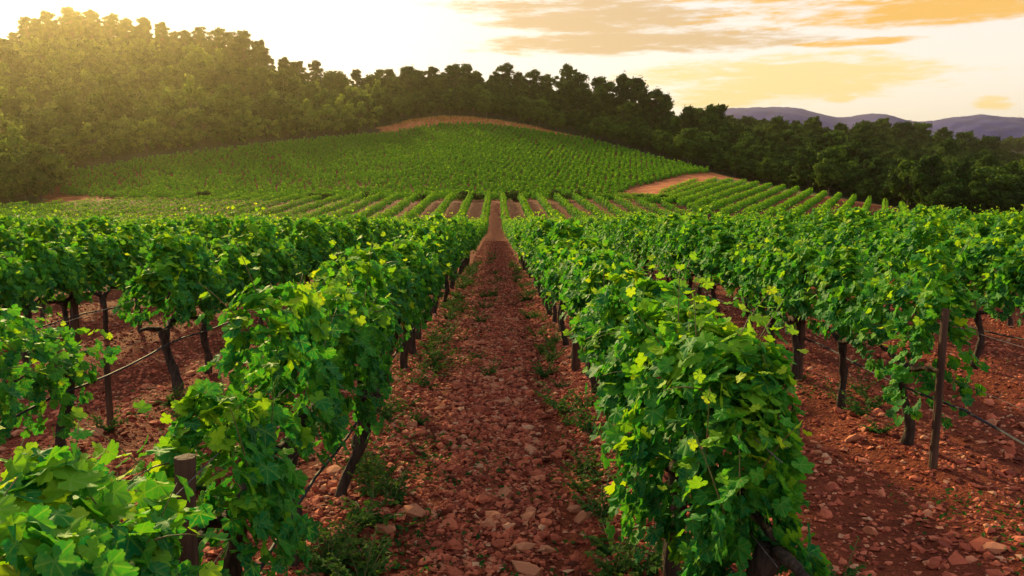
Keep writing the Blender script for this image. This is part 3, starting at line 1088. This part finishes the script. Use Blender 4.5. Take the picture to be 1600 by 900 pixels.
PROTO = [oak(1, hgt=7.5, wide=3.4), oak(2, hgt=8.5, wide=3.2, tint0=.5), oak(3, hgt=6.5, wide=3.6, tint0=.38), oak(4, hgt=9.5, wide=3.1, tint0=.55),
         pine(5, 12.5, 3.0), pine(6, 13.5, 3.4, .42), pine(7, 11.5, 2.8, .28, 64), pine(8, 14.0, 3.2, .46, 54),
         oak(9, 'pale_leaf', 7.5, 2.7, .5, 30, 130, 1.0, .15), oak(10, 'pale_leaf', 8.5, 2.4, .6, 28, 120, 1.2, .2), oak(11, 'pale_leaf', 6.0, 2.9, .42, 30, 130, .7, .12)]
PH = [7.5, 8.5, 6.5, 9.5, 12.5, 13.5, 11.5, 14, 7.5, 8.5, 6]
PW = [3.6, 3.5, 3.8, 3.4, 3.4, 3.8, 3.2, 3.6, 3, 2.8, 3.1]
OAKS, PINES, PALE = [0, 1, 2, 3], [4, 5, 6, 7], [8, 9, 10]
trees = []     # x, y, z, proto, scale, zone, unique label or None


def put_tree(px, d, proto, scale, zone, label=None):
    x, y = at(px, d)
    trees.append([x, y, float(height(np.array([x]), np.array([y]))[0]) - .15, proto, scale, zone, label])


def px_of(x, y):
    return 775 + x / y * F / 0.992


# skyline pines picked one by one: photo column, photo row of the top, depth
SKY = {
    'hilltop': ([(62, 32, 296), (95, 24, 298), (128, 15, 300), (158, 22, 303), (185, 26, 300), (212, 34, 300), (238, 33, 298), (265, 38, 300), (300, 52, 300), (322, 44, 302),
                 (345, 48, 300), (368, 52, 300), (388, 54, 298), (415, 66, 298)],
                'glowing yellow-green pine on top of the left hill, {} from the left', 'skyline trees on the left hill'),
    'saddle': ([(450, 92, 298), (470, 94, 300), (497, 98, 300), (528, 108, 300), (560, 112, 305), (590, 116, 305), (612, 112, 300)],
               'dark tree on the skyline below the left hilltop, {} from the left', 'skyline trees right of the left hilltop'),
    'crest': ([(650, 112, 296), (678, 108, 298), (712, 102, 280), (745, 115, 290), (783, 102, 282), (826, 112, 282), (852, 118, 285), (876, 104, 280), (905, 118, 276), (940, 122, 262),
               (968, 120, 258), (992, 128, 254), (1015, 142, 252), (1036, 152, 250)],
              'tall dark pine behind the rounded vineyard hill, {} from the left', 'tall pines behind the hill'),
    'rightridge': ([(1082, 166, 300), (1105, 172, 310), (1135, 178, 330), (1165, 182, 340), (1200, 188, 345), (1240, 186, 340), (1265, 180, 335), (1310, 190, 345), (1345, 188, 350),
                    (1372, 182, 350), (1404, 178, 352), (1432, 184, 352), (1470, 196, 355), (1505, 202, 358), (1540, 208, 358)],
                   'dark tree on the ridge in front of the purple hills, {} from the left', 'trees on the right ridge')}
for zone, (lst, lab, grp) in SKY.items():
    for i, (px_, py_, d) in enumerate(lst):
        x, y = at(px_, d)
        z = float(height(np.array([x]), np.array([y]))[0])
        need = zat(py_, y) - z
        pr = random.choice(OAKS) if (zone == 'saddle' and i % 2) or zone == 'rightridge' else random.choice(PINES)
        if zone == 'rightridge' and pr in PINES:
            pr = 6
        sc_ = min(max(need / PH[pr], .35), 1.5)
        put_tree(px_, d, pr, sc_, grp, lab.format(ordw(i + 1)))

# more pines filling the hilltop behind the first ones
for px_ in np.arange(28, 430, 9.5):
    py_ = np.interp(px_, [28, 62, 128, 212, 300, 388, 430], [62, 44, 30, 44, 62, 70, 92]) + random.uniform(-6, 12)
    d = random.uniform(303, 314)
    x, y = at(px_, d)
    need = zat(py_, y) - float(height(np.array([x]), np.array([y]))[0])
    pr = random.choice(PINES + OAKS[:2])
    put_tree(px_, d, pr, min(max(need / PH[pr], .4), 1.5), 'trees on the left hillside')

# pale small trees along the upper left edge of the hill field
edge_px = [148, 182, 205, 232, 262, 285, 312, 345, 372, 398, 425, 452, 480, 508, 535, 562, 588]
for i, px_ in enumerate(edge_px):
    d = float(wood_edge(np.array([ray(px_, 285)[0]]))[0]) + random.uniform(2.5, 6)
    put_tree(px_, d, random.choice(PALE), random.uniform(.7, 1.0), 'pale trees along the hill field',
             f'pale green tree at the left field edge below the wood, {ordw(i + 1)} from the left')
# dark bushy trees at the left corner
for i, (px_, d) in enumerate(((-20, 118), (12, 121), (38, 124), (62, 128), (80, 140), (100, 165), (122, 171))):
    put_tree(px_, d, random.choice([0, 2, 3]), random.uniform(.75, .95), 'dark trees at the left corner', f'dark bushy tree by the red track at the left edge, {ordw(i + 1)} from the left')

# undergrowth closing the wood behind the hill
for px_ in np.arange(640, 1060, 11):
    d = float(wood_edge(np.array([ray(px_, 285)[0]]))[0]) + random.uniform(8, 22)
    put_tree(px_ + random.uniform(-4, 4), d, random.choice(OAKS), random.uniform(.55, .8), 'trees behind the rounded hill')
placed = [(q[0], q[1], PW[q[3]] * q[4]) for q in trees]
cell = {}
for x, y, r0 in placed:
    cell.setdefault((int(x // 10), int(y // 10)), []).append((x, y, r0))


def free(x, y, r0, f_=0.62):
    cx, cy = int(x // 10), int(y // 10)
    for a_ in (-1, 0, 1):
        for b_ in (-1, 0, 1):
            for (x2, y2, r2) in cell.get((cx + a_, cy + b_), ()):
                if math.hypot(x - x2, y - y2) < f_ * (r0 + r2):
                    return False
    return True


trials = 0
r2 = random.Random(5)
while trials < 26000:
    trials += 1
    d = r2.uniform(112, 385)
    px_ = r2.uniform(-120, 1720)
    u = ray(px_, 285)[0]
    ed = float(wood_edge(np.array([u]))[0])
    if d < ed + 1.2:
        continue
    if px_ < 1040 and d > 318:
        continue
    x, y = u * d, d
    if inside(np.array([x]), np.array([y]), BANK)[0] or inside(np.array([x]), np.array([y]), TRACK)[0] or inside(np.array([x]), np.array([y]), STRIP)[0]:
        continue
    if math.hypot(x - xs0 - 3, (y - ys0)) < 9 or (1555 < px_ < 1640 and ys0 - 28 < y < ys0):
        continue
    if px_ > 1040:
        pr = r2.choice(OAKS + OAKS + PINES) if d > ed + 25 else r2.choice(OAKS)
        sc_ = (r2.uniform(.55, .85) if pr in PINES else r2.uniform(.70, 1.08)) * (.72 if d > 290 else 1)
        zone = 'trees on the dark right slope'
    elif px_ > 600:
        pr = r2.choice(OAKS + PINES) if d > ed + 14 else r2.choice(OAKS)
        sc_ = r2.uniform(.65, .95)
        zone = 'trees behind the rounded hill'
    else:
        pr = r2.choice(OAKS + PALE + PALE + PINES[:1]) if d > ed + 6 else r2.choice(OAKS + PALE + PALE)
        sc_ = r2.uniform(.78, 1.12) * (.8 if d > 275 else 1) * (.72 if pr in PINES else 1)
        zone = 'trees on the left hillside'
    sc_ *= r2.choice([.75, .9, 1, 1, 1.15, 1.3]) if d < 285 else r2.uniform(.8, 1.1)
    if px_ > 1040 and d > 280:
        sc_ = min(sc_, r2.uniform(4.0, 6.2) / PH[pr])
    if 1545 < px_ < 1680 and 150 < y < ys0 + 12:
        if y > ys0 - 45:
            continue
        sc_ = .25
    if not free(x, y, PW[pr] * sc_):
        continue
    cell.setdefault((int(x // 10), int(y // 10)), []).append((x, y, PW[pr] * sc_))
    trees.append([x, y, float(height(np.array([x]), np.array([y]))[0]) - .15, pr, sc_, zone, None])
# far wooded ridge at the right edge
for k in range(150):
    d = r2.uniform(560, 720)
    px_ = r2.uniform(1380, 1720)
    x, y = at(px_, d)
    trees.append([x, y, float(height(np.array([x]), np.array([y]))[0]) - .3, r2.choice(OAKS), r2.uniform(.9, 1.3), 'far', None])

# how much of each tree shows above the nearer ones
order = sorted(range(len(trees)), key=lambda i: trees[i][1])
skyl = np.full(2400, 330.0)
show = {}
for i in order:
    x, y, z, pr, s_, zone, lab = trees[i]
    pc = px_of(x, y)
    hw = PW[pr] * s_ * F / y
    topy = 285 - (z + PH[pr] * s_ - CAMZ) * F / y
    a_, b_ = int(np.clip(pc - hw * .8 + 300, 0, 2399)), int(np.clip(pc + hw * .8 + 300, 0, 2399)) + 1
    seg = skyl[a_:b_]
    vis = float(np.clip(seg - (topy + 3), 0, PH[pr] * s_ * F / y).sum())
    if not (-hw < pc < 1600 + hw):
        vis = 0
    show[i] = vis
    skyl[a_:b_] = np.minimum(seg, topy + 5)
ranked = sorted(range(len(trees)), key=lambda i: (trees[i][6] is None, -show[i]))
solo = [i for i in ranked if trees[i][5] != 'far'][:300]
solo_set = set(solo)
NOUN = ('rounded dark oak', 'dark pine', 'paler green tree')
PLACE = {'trees on the dark right slope': 'wood on the right slope', 'trees behind the rounded hill': 'wood behind the rounded hill', 'trees on the left hillside': 'wood on the left hillside'}
tiers = {}
for i in solo:
    x, y, z, pr, s_, zone, lab = trees[i]
    if lab is None:
        kind = 0 if pr in OAKS else 1 if pr in PINES else 2
        tiers.setdefault((zone, kind), []).append((285 - (z + PH[pr] * s_ - CAMZ) * F / y, px_of(x, y), i))
for (zone, kind), lst in tiers.items():
    lst.sort()
    third = max(1, math.ceil(len(lst) / 3))
    for a_, tn in enumerate(('upper', 'middle', 'lower')):
        for b_, (_, _, i) in enumerate(sorted(lst[a_ * third:(a_ + 1) * third], key=lambda q: q[1])):
            trees[i][6] = f'{NOUN[kind]}, {ordw(b_ + 1)} from left in the {tn} {PLACE[zone]}'
proto_obj = {}
mass = []
for i in order:
    x, y, z, pr, s_, zone, lab = trees[i]
    rz_ = r2.uniform(0, 6.28)
    if i in solo_set:
        kind = 0 if pr in OAKS else 1 if pr in PINES else 2
        nm = ('oak_tree', 'pine_tree', 'pale_tree')[kind]
        root = bpy.data.objects.new(nm, None)
        COL.objects.link(root)
        root.location = (x, y, z)
        root.rotation_euler[2] = rz_
        s2 = s_ * r2.uniform(.94, 1.06)
        root.scale = (s2, s2 * r2.uniform(.9, 1.1), s_ * (1 if lab and 'from left in' not in lab else r2.uniform(.85, 1.2)))
        tag(root, lab, 'tree', zone)
        c_ = add('crown', PROTO[pr][0], root)
        t_ = add('trunk', PROTO[pr][1], root)
        proto_obj.setdefault(pr, [c_, t_])
    else:
        mass.append((x, y, z, rz_, s_, pr))
for pr in range(len(PROTO)):
    if pr not in proto_obj:      # should not happen; keep the index list complete
        proto_obj[pr] = proto_obj[sorted(proto_obj)[0]]
fo = gn_scatter('woodland', mass, [proto_obj[k] for k in range(len(PROTO))])
tag(fo, 'dense dark woodland filling the slopes between the nearer trees', 'woodland')
print('TREES', len(trees), 'vines', len(vines), 'hill', len(hp))

# dark round bushes at the far row ends
for i, (px_, d, s_) in enumerate(((318, 130, .8), (500, 128, .75), (578, 128, .8), (655, 128, .75), (738, 127, .95), (800, 127, 1.0), (884, 127, 1.05), (945, 128, .8), (1040, 121, .9), (1010, 126, .7))):
    s_ *= 1.35
    r_ = np.random.default_rng(300 + i)
    nc = 12
    c_ = np.stack([r_.uniform(-1.3, 1.3, nc), r_.uniform(-.7, .7, nc), r_.uniform(.35, .95, nc)], -1)
    V_, T_, ti_ = clump_leaves(r_, c_, r_.uniform(.35, .6, nc), 110, DIAM, .2, .42)
    x, y = at(px_, d)
    o = add('low_bush', build_mesh('low_bush', V_ * s_, T_, 'oak_leaf', ti_), loc=(x, y, float(height(np.array([x]), np.array([y]))[0]) - .1))
    tag(o, f'low dark bush where the far vine rows end, {ordw(i + 1)} from the left', 'bush', 'bushes at the row ends')

# dry grass on the bank above the hill field
bx0, bx1 = min(q[0] for q in BANK), max(q[0] for q in BANK)
q = np.stack([rng.uniform(bx0, bx1, 16000), rng.uniform(225, 262, 16000)], -1)
q = q[inside(q[:, 0], q[:, 1], BANK)]
q = q[(q[:, 1] > 246 + rng.normal(0, 3, len(q))) | (rng.random(len(q)) < .12)]
P_ = np.column_stack([q, height(q[:, 0], q[:, 1]) + .1])
rot = frames(rng.normal(0, 1, (len(q), 3)) * [1, 1, .2], np.array([0, 0, 1.0]) + rng.normal(0, .35, (len(q), 3)))
V_, T_ = scatter(DIAM * [.35, 1.4, 1], DIAMT, P_, rot, rng.uniform(.25, .6, len(q)))
o = add('dry_grass', build_mesh('dry_grass', V_, T_, 'dry_grass', np.repeat(rng.random(len(q)), 4)), kind='stuff')
tag(o, 'dry golden grass on the bare bank above the hill vineyard', 'grass')

# ------------------------------------------------------------------ posts, wires, hoses
def post(X, y, top, rad, lean, label):
    z = float(ground(np.array([X]), np.array([y]))[0])
    k = np.linspace(0, 1, 7)
    path = np.stack([lean * k, 0.3 * lean * k, -.15 + (top + .15) * k], -1)
    V_, T_ = tube(path, rad * (1.06 - .1 * k), 10)
    V_ += rng.normal(0, rad * .05, V_.shape)
    o = add('wooden_post', build_mesh('wooden_post', V_, T_, 'post_wood', smooth=False), loc=(X, y, z))
    tag(o, label, 'post', 'trellis posts')


post(-1.15, 2.93, 1.12, .038, .02, 'round brown wooden post among leaves in the near left corner')
post(3.32, 6.05, 1.22, .029, .02, 'dark wooden post in the second row right of the path, nearest the camera')
post(3.36, 9.0, 1.3, .05, .0, 'wooden post in the second row right of the path, farther from the camera')
post(.94, 9.7, 1.3, .05, .02, 'wooden post under the first row right of the path, nearest the camera')
post(.98, 16.5, 1.5, .05, .0, 'wooden post under the first row right of the path, farther from the camera')
post(-3.5, 7.4, .62, .028, .0, 'thin short dark stake in the gap of the second row left of the path')
post(-5.8, 11.4, 1.3, .055, .02, 'thick wooden post in the third row left of the path')
post(-3.55, 17.2, 1.72, .045, .0, 'wooden post top showing above the second row left of the path')
post(5.65, 22.0, 1.72, .05, .0, 'wooden post top showing above the third row right of the path')


def line_thing(name, X, y0, y1, hts, rad, mat, label, cat, sag=.03, span=5.5):
    ys = np.arange(y0, y1, .45)
    z0 = ground(np.full(len(ys), X), ys)
    z0 = blur(z0[:, None], 6, 0)[:, 0]
    ph = ((ys - y0) / span) % 1
    path = np.stack([X + .02 * np.sin(ys * 1.3), ys, z0 + hts - sag * 4 * ph * (1 - ph)], -1)
    path -= [X, y0, z0[0]]
    o = add(name, build_mesh(name, *tube(path, rad, 5), mat, smooth=True), loc=(X, y0, z0[0]))
    tag(o, label, cat)


for sd_, rows in (('left', ROWL), ('right', ROWR)):
    for k in (1, 2, 3):
        y0 = {('left', 1): 1.4, ('right', 1): 2.9}.get((sd_, k), 3.2 if k == 2 else 6)
        for hts, nm in ((.72, 'lower'), (1.12, 'upper')):
            line_thing('trellis_wire', rows[k - 1] + .05, y0, 34, hts, .0022, 'wire_metal', f'{nm} thin steel trellis wire along the {ordw(k)} row {sd_} of the path', 'wire')
for sd_, k, hts, y0 in (('left', 2, .58, 3.5), ('right', 2, .50, 3.2), ('left', 1, .46, 2.0), ('right', 1, .44, 2.9), ('left', 3, .52, 6), ('right', 3, .5, 6)):
    X = (ROWL if sd_ == 'left' else ROWR)[k - 1]
    line_thing('irrigation_hose', X + .07, y0, 30, hts, .010, 'black_plastic', f'black irrigation hose sagging along the {ordw(k)} row {sd_} of the path', 'hose', .05, 2.6)

# ------------------------------------------------------------------ stones
import bmesh
bm = bmesh.new()
bmesh.ops.create_icosphere(bm, subdivisions=1, radius=1)
ICO = np.array([v.co[:] for v in bm.verts])
bm.verts.index_update()
ICOT = np.array([[v.index for v in f_.verts] for f_ in bm.faces])
bm.free()
OCT = np.array([(1, 0, 0), (-1, 0, 0), (0, 1, 0), (0, -1, 0), (0, 0, 1), (0, 0, -1)], float)
OCTT = np.array([(0, 2, 4), (2, 1, 4), (1, 3, 4), (3, 0, 4), (2, 0, 5), (1, 2, 5), (3, 1, 5), (0, 3, 5)])


def rand_rot(n, tilt=.35):
    return frames(np.array([0, 0, 1.0]) + rng.normal(0, tilt, (n, 3)), rng.normal(0, 1, (n, 3)))


def stones_mesh(name, n, dmax, smin, smax, tv, tt, dpow=1.0):
    d = 2.6 + (dmax - 2.6) * rng.random(n) ** dpow
    u = rng.uniform(-.72, .78, n)
    x = np.where(rng.random(n) < .5, rng.uniform(-1.3, 1.2, n), u * d)
    rut = np.exp(-((np.abs(x + .06) - 0.55) / 0.17) ** 2) > rng.uniform(.15, 1.4, n)
    x, d = x[~rut], d[~rut]
    n = len(x)
    size = smin * (smax / smin) ** (rng.random(n) ** 2.0)
    sz = np.stack([size * rng.uniform(.8, 1.3, n), size * rng.uniform(.7, 1.1, n), size * rng.uniform(.35, .7, n)], -1)
    z = ground(x, d) + sz[:, 2] * rng.uniform(-.1, .45, n)
    V_, T_ = scatter(tv, tt, np.stack([x, d, z], -1), rand_rot(n), sz)
    k = len(tv)
    jit = 1 + rng.normal(0, .22, (n, k, 1))
    V_ = V_.reshape(n, k, 3)
    ctr = V_.mean(1, keepdims=True)
    V_ = ctr + (V_ - ctr) * jit
    return build_mesh(name, V_.reshape(-1, 3), T_, 'red_stone', np.repeat(np.clip(rng.normal(.52, .28, n), 0, 1), k))


st = add('gravel', stones_mesh('gravel', 130000, 17, .010, .036, OCT, OCTT, .75), ground_o, kind='stuff')
st2 = add('small_stones', stones_mesh('small_stones', 24000, 26, .020, .055, ICO, ICOT, .8), ground_o, kind='stuff')
n = 14000
d = 16 + 50 * rng.random(n) ** 1.4
x = rng.uniform(-1.0, .9, n)
sz = np.stack([rng.uniform(.02, .06, n), rng.uniform(.02, .05, n), rng.uniform(.012, .03, n)], -1)
V_, T_ = scatter(OCT, OCTT, np.stack([x, d, ground(x, d) + sz[:, 2] * .2], -1), rand_rot(n), sz)
add('path_gravel', build_mesh('path_gravel', V_, T_, 'red_stone', np.repeat(np.clip(rng.normal(.42, .28, n), 0, 1), 6)), ground_o, kind='stuff')
SM = []
for k in range(10):
    r_ = np.random.default_rng(50 + k)
    v_ = ICO * np.array([r_.uniform(.9, 1.3), r_.uniform(.75, 1.05), r_.uniform(.45, .75)])
    v_ = v_ * (1 + r_.normal(0, .14, (len(v_), 1)))
    SM.append(build_mesh('stone', v_, ICOT, 'red_stone', np.full(len(v_), r_.uniform(.45, .92))))
for k in range(300):
    for _ in range(20):
        d = 3.4 + 9.5 * random.random() ** 1.2
        x = random.uniform(-.62, .68) * d if random.random() < .5 else random.uniform(-1.1, .9)
        if abs(x) < 9:
            break
    s_ = random.choice([random.uniform(.030, .05), random.uniform(.035, .06), random.uniform(.05, .085)])
    o = bpy.data.objects.new('stone', SM[k % 10])
    COL.objects.link(o)
    o.parent = ground_o
    o.location = (x, d, float(ground(np.array([x]), np.array([d]))[0]) + s_ * .18)
    o.rotation_euler = (random.gauss(0, .25), random.gauss(0, .25), random.uniform(0, 6.28))
    o.scale = (s_, s_, s_)

# ------------------------------------------------------------------ weeds
WL = np.array([(0, -.1, 0), (.34, .3, .06), (.22, .7, .02), (0, 1.0, -.12), (-.22, .7, .02), (-.34, .3, .06)], float)
WLT = np.array([(0, 1, 2), (0, 2, 3), (0, 3, 4), (0, 4, 5)])
WM = []
for k in range(6):
    r_ = np.random.default_rng(70 + k)
    P_, N_, Tp, S_, C_, parts = [], [], [], [], [], []
    for b_ in range(r_.integers(7, 12)):
        a_ = r_.uniform(0, 6.28)
        d0 = np.array([math.cos(a_) * .8, math.sin(a_) * .8, r_.uniform(.5, 1.3)])
        ln = r_.uniform(.12, .28)
        m_ = 12
        uu = np.linspace(.1, 1, m_)
        path = d0 * (uu * ln)[:, None] + np.array([0, 0, -.9]) * ((uu * ln) ** 2)[:, None]
        parts.append(tube(np.vstack([[0, 0, -.02], path]), .0022, 4))
        P_.append(path)
        N_.append(np.array([0, 0, 1.0]) + r_.normal(0, .45, (m_, 3)))
        Tp.append(np.stack([np.cos(a_ + np.where(np.arange(m_) % 2, 1, -1)), np.sin(a_ + np.where(np.arange(m_) % 2, 1, -1)), np.full(m_, .1)], -1))
        S_.append(.045 * r_.uniform(.7, 1.3, m_) * (1.15 - .5 * uu))
        C_.append(np.clip(.35 + .4 * uu + r_.normal(0, .15, m_), 0, 1))
    P_, N_, Tp, S_, C_ = map(np.concatenate, (P_, N_, Tp, S_, C_))
    V_, T_ = scatter(WL, WLT, P_, frames(N_, Tp), S_)
    WM.append((build_mesh('foliage', V_, T_, 'weed_leaf', np.repeat(C_, 6)), build_mesh('stem', *join(parts), 'cane_bark')))
spots = []
for X, n, sgn in ((-1.12, 90, 1), (.98, 60, -1), (-.12, 22, 0), (3.33, 44, 0), (-3.52, 14, 0), (2.2, 8, 0), (-2.4, 6, 0)):
    for k in range(n):
        d = 4.3 + 30 * (random.random() ** 1.6)
        off = sgn * random.uniform(.12, .42) if sgn else random.gauss(0, .28)
        if X == -.12:
            d = 8 + 34 * random.random()
            off = random.gauss(0, .13)
        if in_view(X, d, 0):
            spots.append((X, X + off, d))
nums = {}
for (X, x, d) in sorted(spots, key=lambda q: q[2]):
    nums[X] = nums.get(X, 0) + 1
    where = {-1.12: 'below the first row left of the path', .98: 'below the first row right of the path', -.12: 'in the middle of the path',
             3.33: 'under the second row right of the path', -3.52: 'under the second row left of the path', 2.2: 'on the soil beyond the first right row',
             -2.4: 'on the soil beyond the first left row'}[X]
    root = bpy.data.objects.new('weed', None)
    COL.objects.link(root)
    root.location = (x, d, float(ground(np.array([x]), np.array([d]))[0]))
    root.rotation_euler[2] = random.uniform(0, 6.28)
    s_ = random.uniform(.6, 1.25)
    root.scale = (s_, s_, s_ * random.uniform(.7, 1.2))
    tag(root, f'{ordw(nums[X])} green weed from the camera {where}', 'weed', 'weeds among the vines')
    a_, b_ = random.choice(WM)
    add('foliage', a_, root, kind='stuff')
    add('stem', b_, root)
# thin creeping ground cover between stones
n = 24000
d = 3.2 + 24 * rng.random(n) ** 1.3
x = rng.choice(np.array([-1.12, 1.0, -.06, 3.33, -3.52, 5.7]), n, p=[.40, .22, .10, .17, .07, .04]) + rng.normal(0, .30, n)
x = np.where(np.abs(x + 1.12) < .5, x + .28, x)
cl = fbm(x * 1.7, d * 1.7, 31)
q = cl > .05
x, d = x[q], d[q]
P_ = np.stack([x, d, ground(x, d) + rng.uniform(.0, .05, len(x))], -1)
V_, T_ = scatter(WL, WLT, P_, frames(np.array([0, 0, 1.0]) + rng.normal(0, .5, (len(x), 3)), rng.normal(0, 1, (len(x), 3))), rng.uniform(.018, .045, len(x)))
o = add('ground_cover', build_mesh('ground_cover', V_, T_, 'weed_leaf', np.repeat(rng.random(len(x)) * .7, 6)), kind='stuff')
tag(o, 'sparse low green growth between the red stones', 'ground cover')

# ------------------------------------------------------------------ evening haze
hz0, hz1 = -25.0, 185.0
bx = np.array([(sx * 5200, y, z) for z in (hz0, hz1) for y in (-40, 9050) for sx in (-1, 1)], float)
bx[:, 0] *= 2.2
qf = np.array([(0, 2, 3, 1), (4, 5, 7, 6), (0, 1, 5, 4), (2, 6, 7, 3), (0, 4, 6, 2), (1, 3, 7, 5)])
m, t = material('haze_air')
pv_ = t.n('ShaderNodeVolumePrincipled')
pv_.inputs['Color'].default_value = (1.0, 0.85, 0.52, 1)
pv_.inputs['Density'].default_value = 1.65e-4
pv_.inputs['Anisotropy'].default_value = 0.91
ov = t.n('ShaderNodeOutputMaterial')
t.t.links.new(pv_.outputs[0], ov.inputs['Volume'])
hz = add('haze', build_mesh('haze', bx, qf, 'haze_air'), kind='stuff')
tag(hz, 'thin warm evening haze over the hills', 'haze')
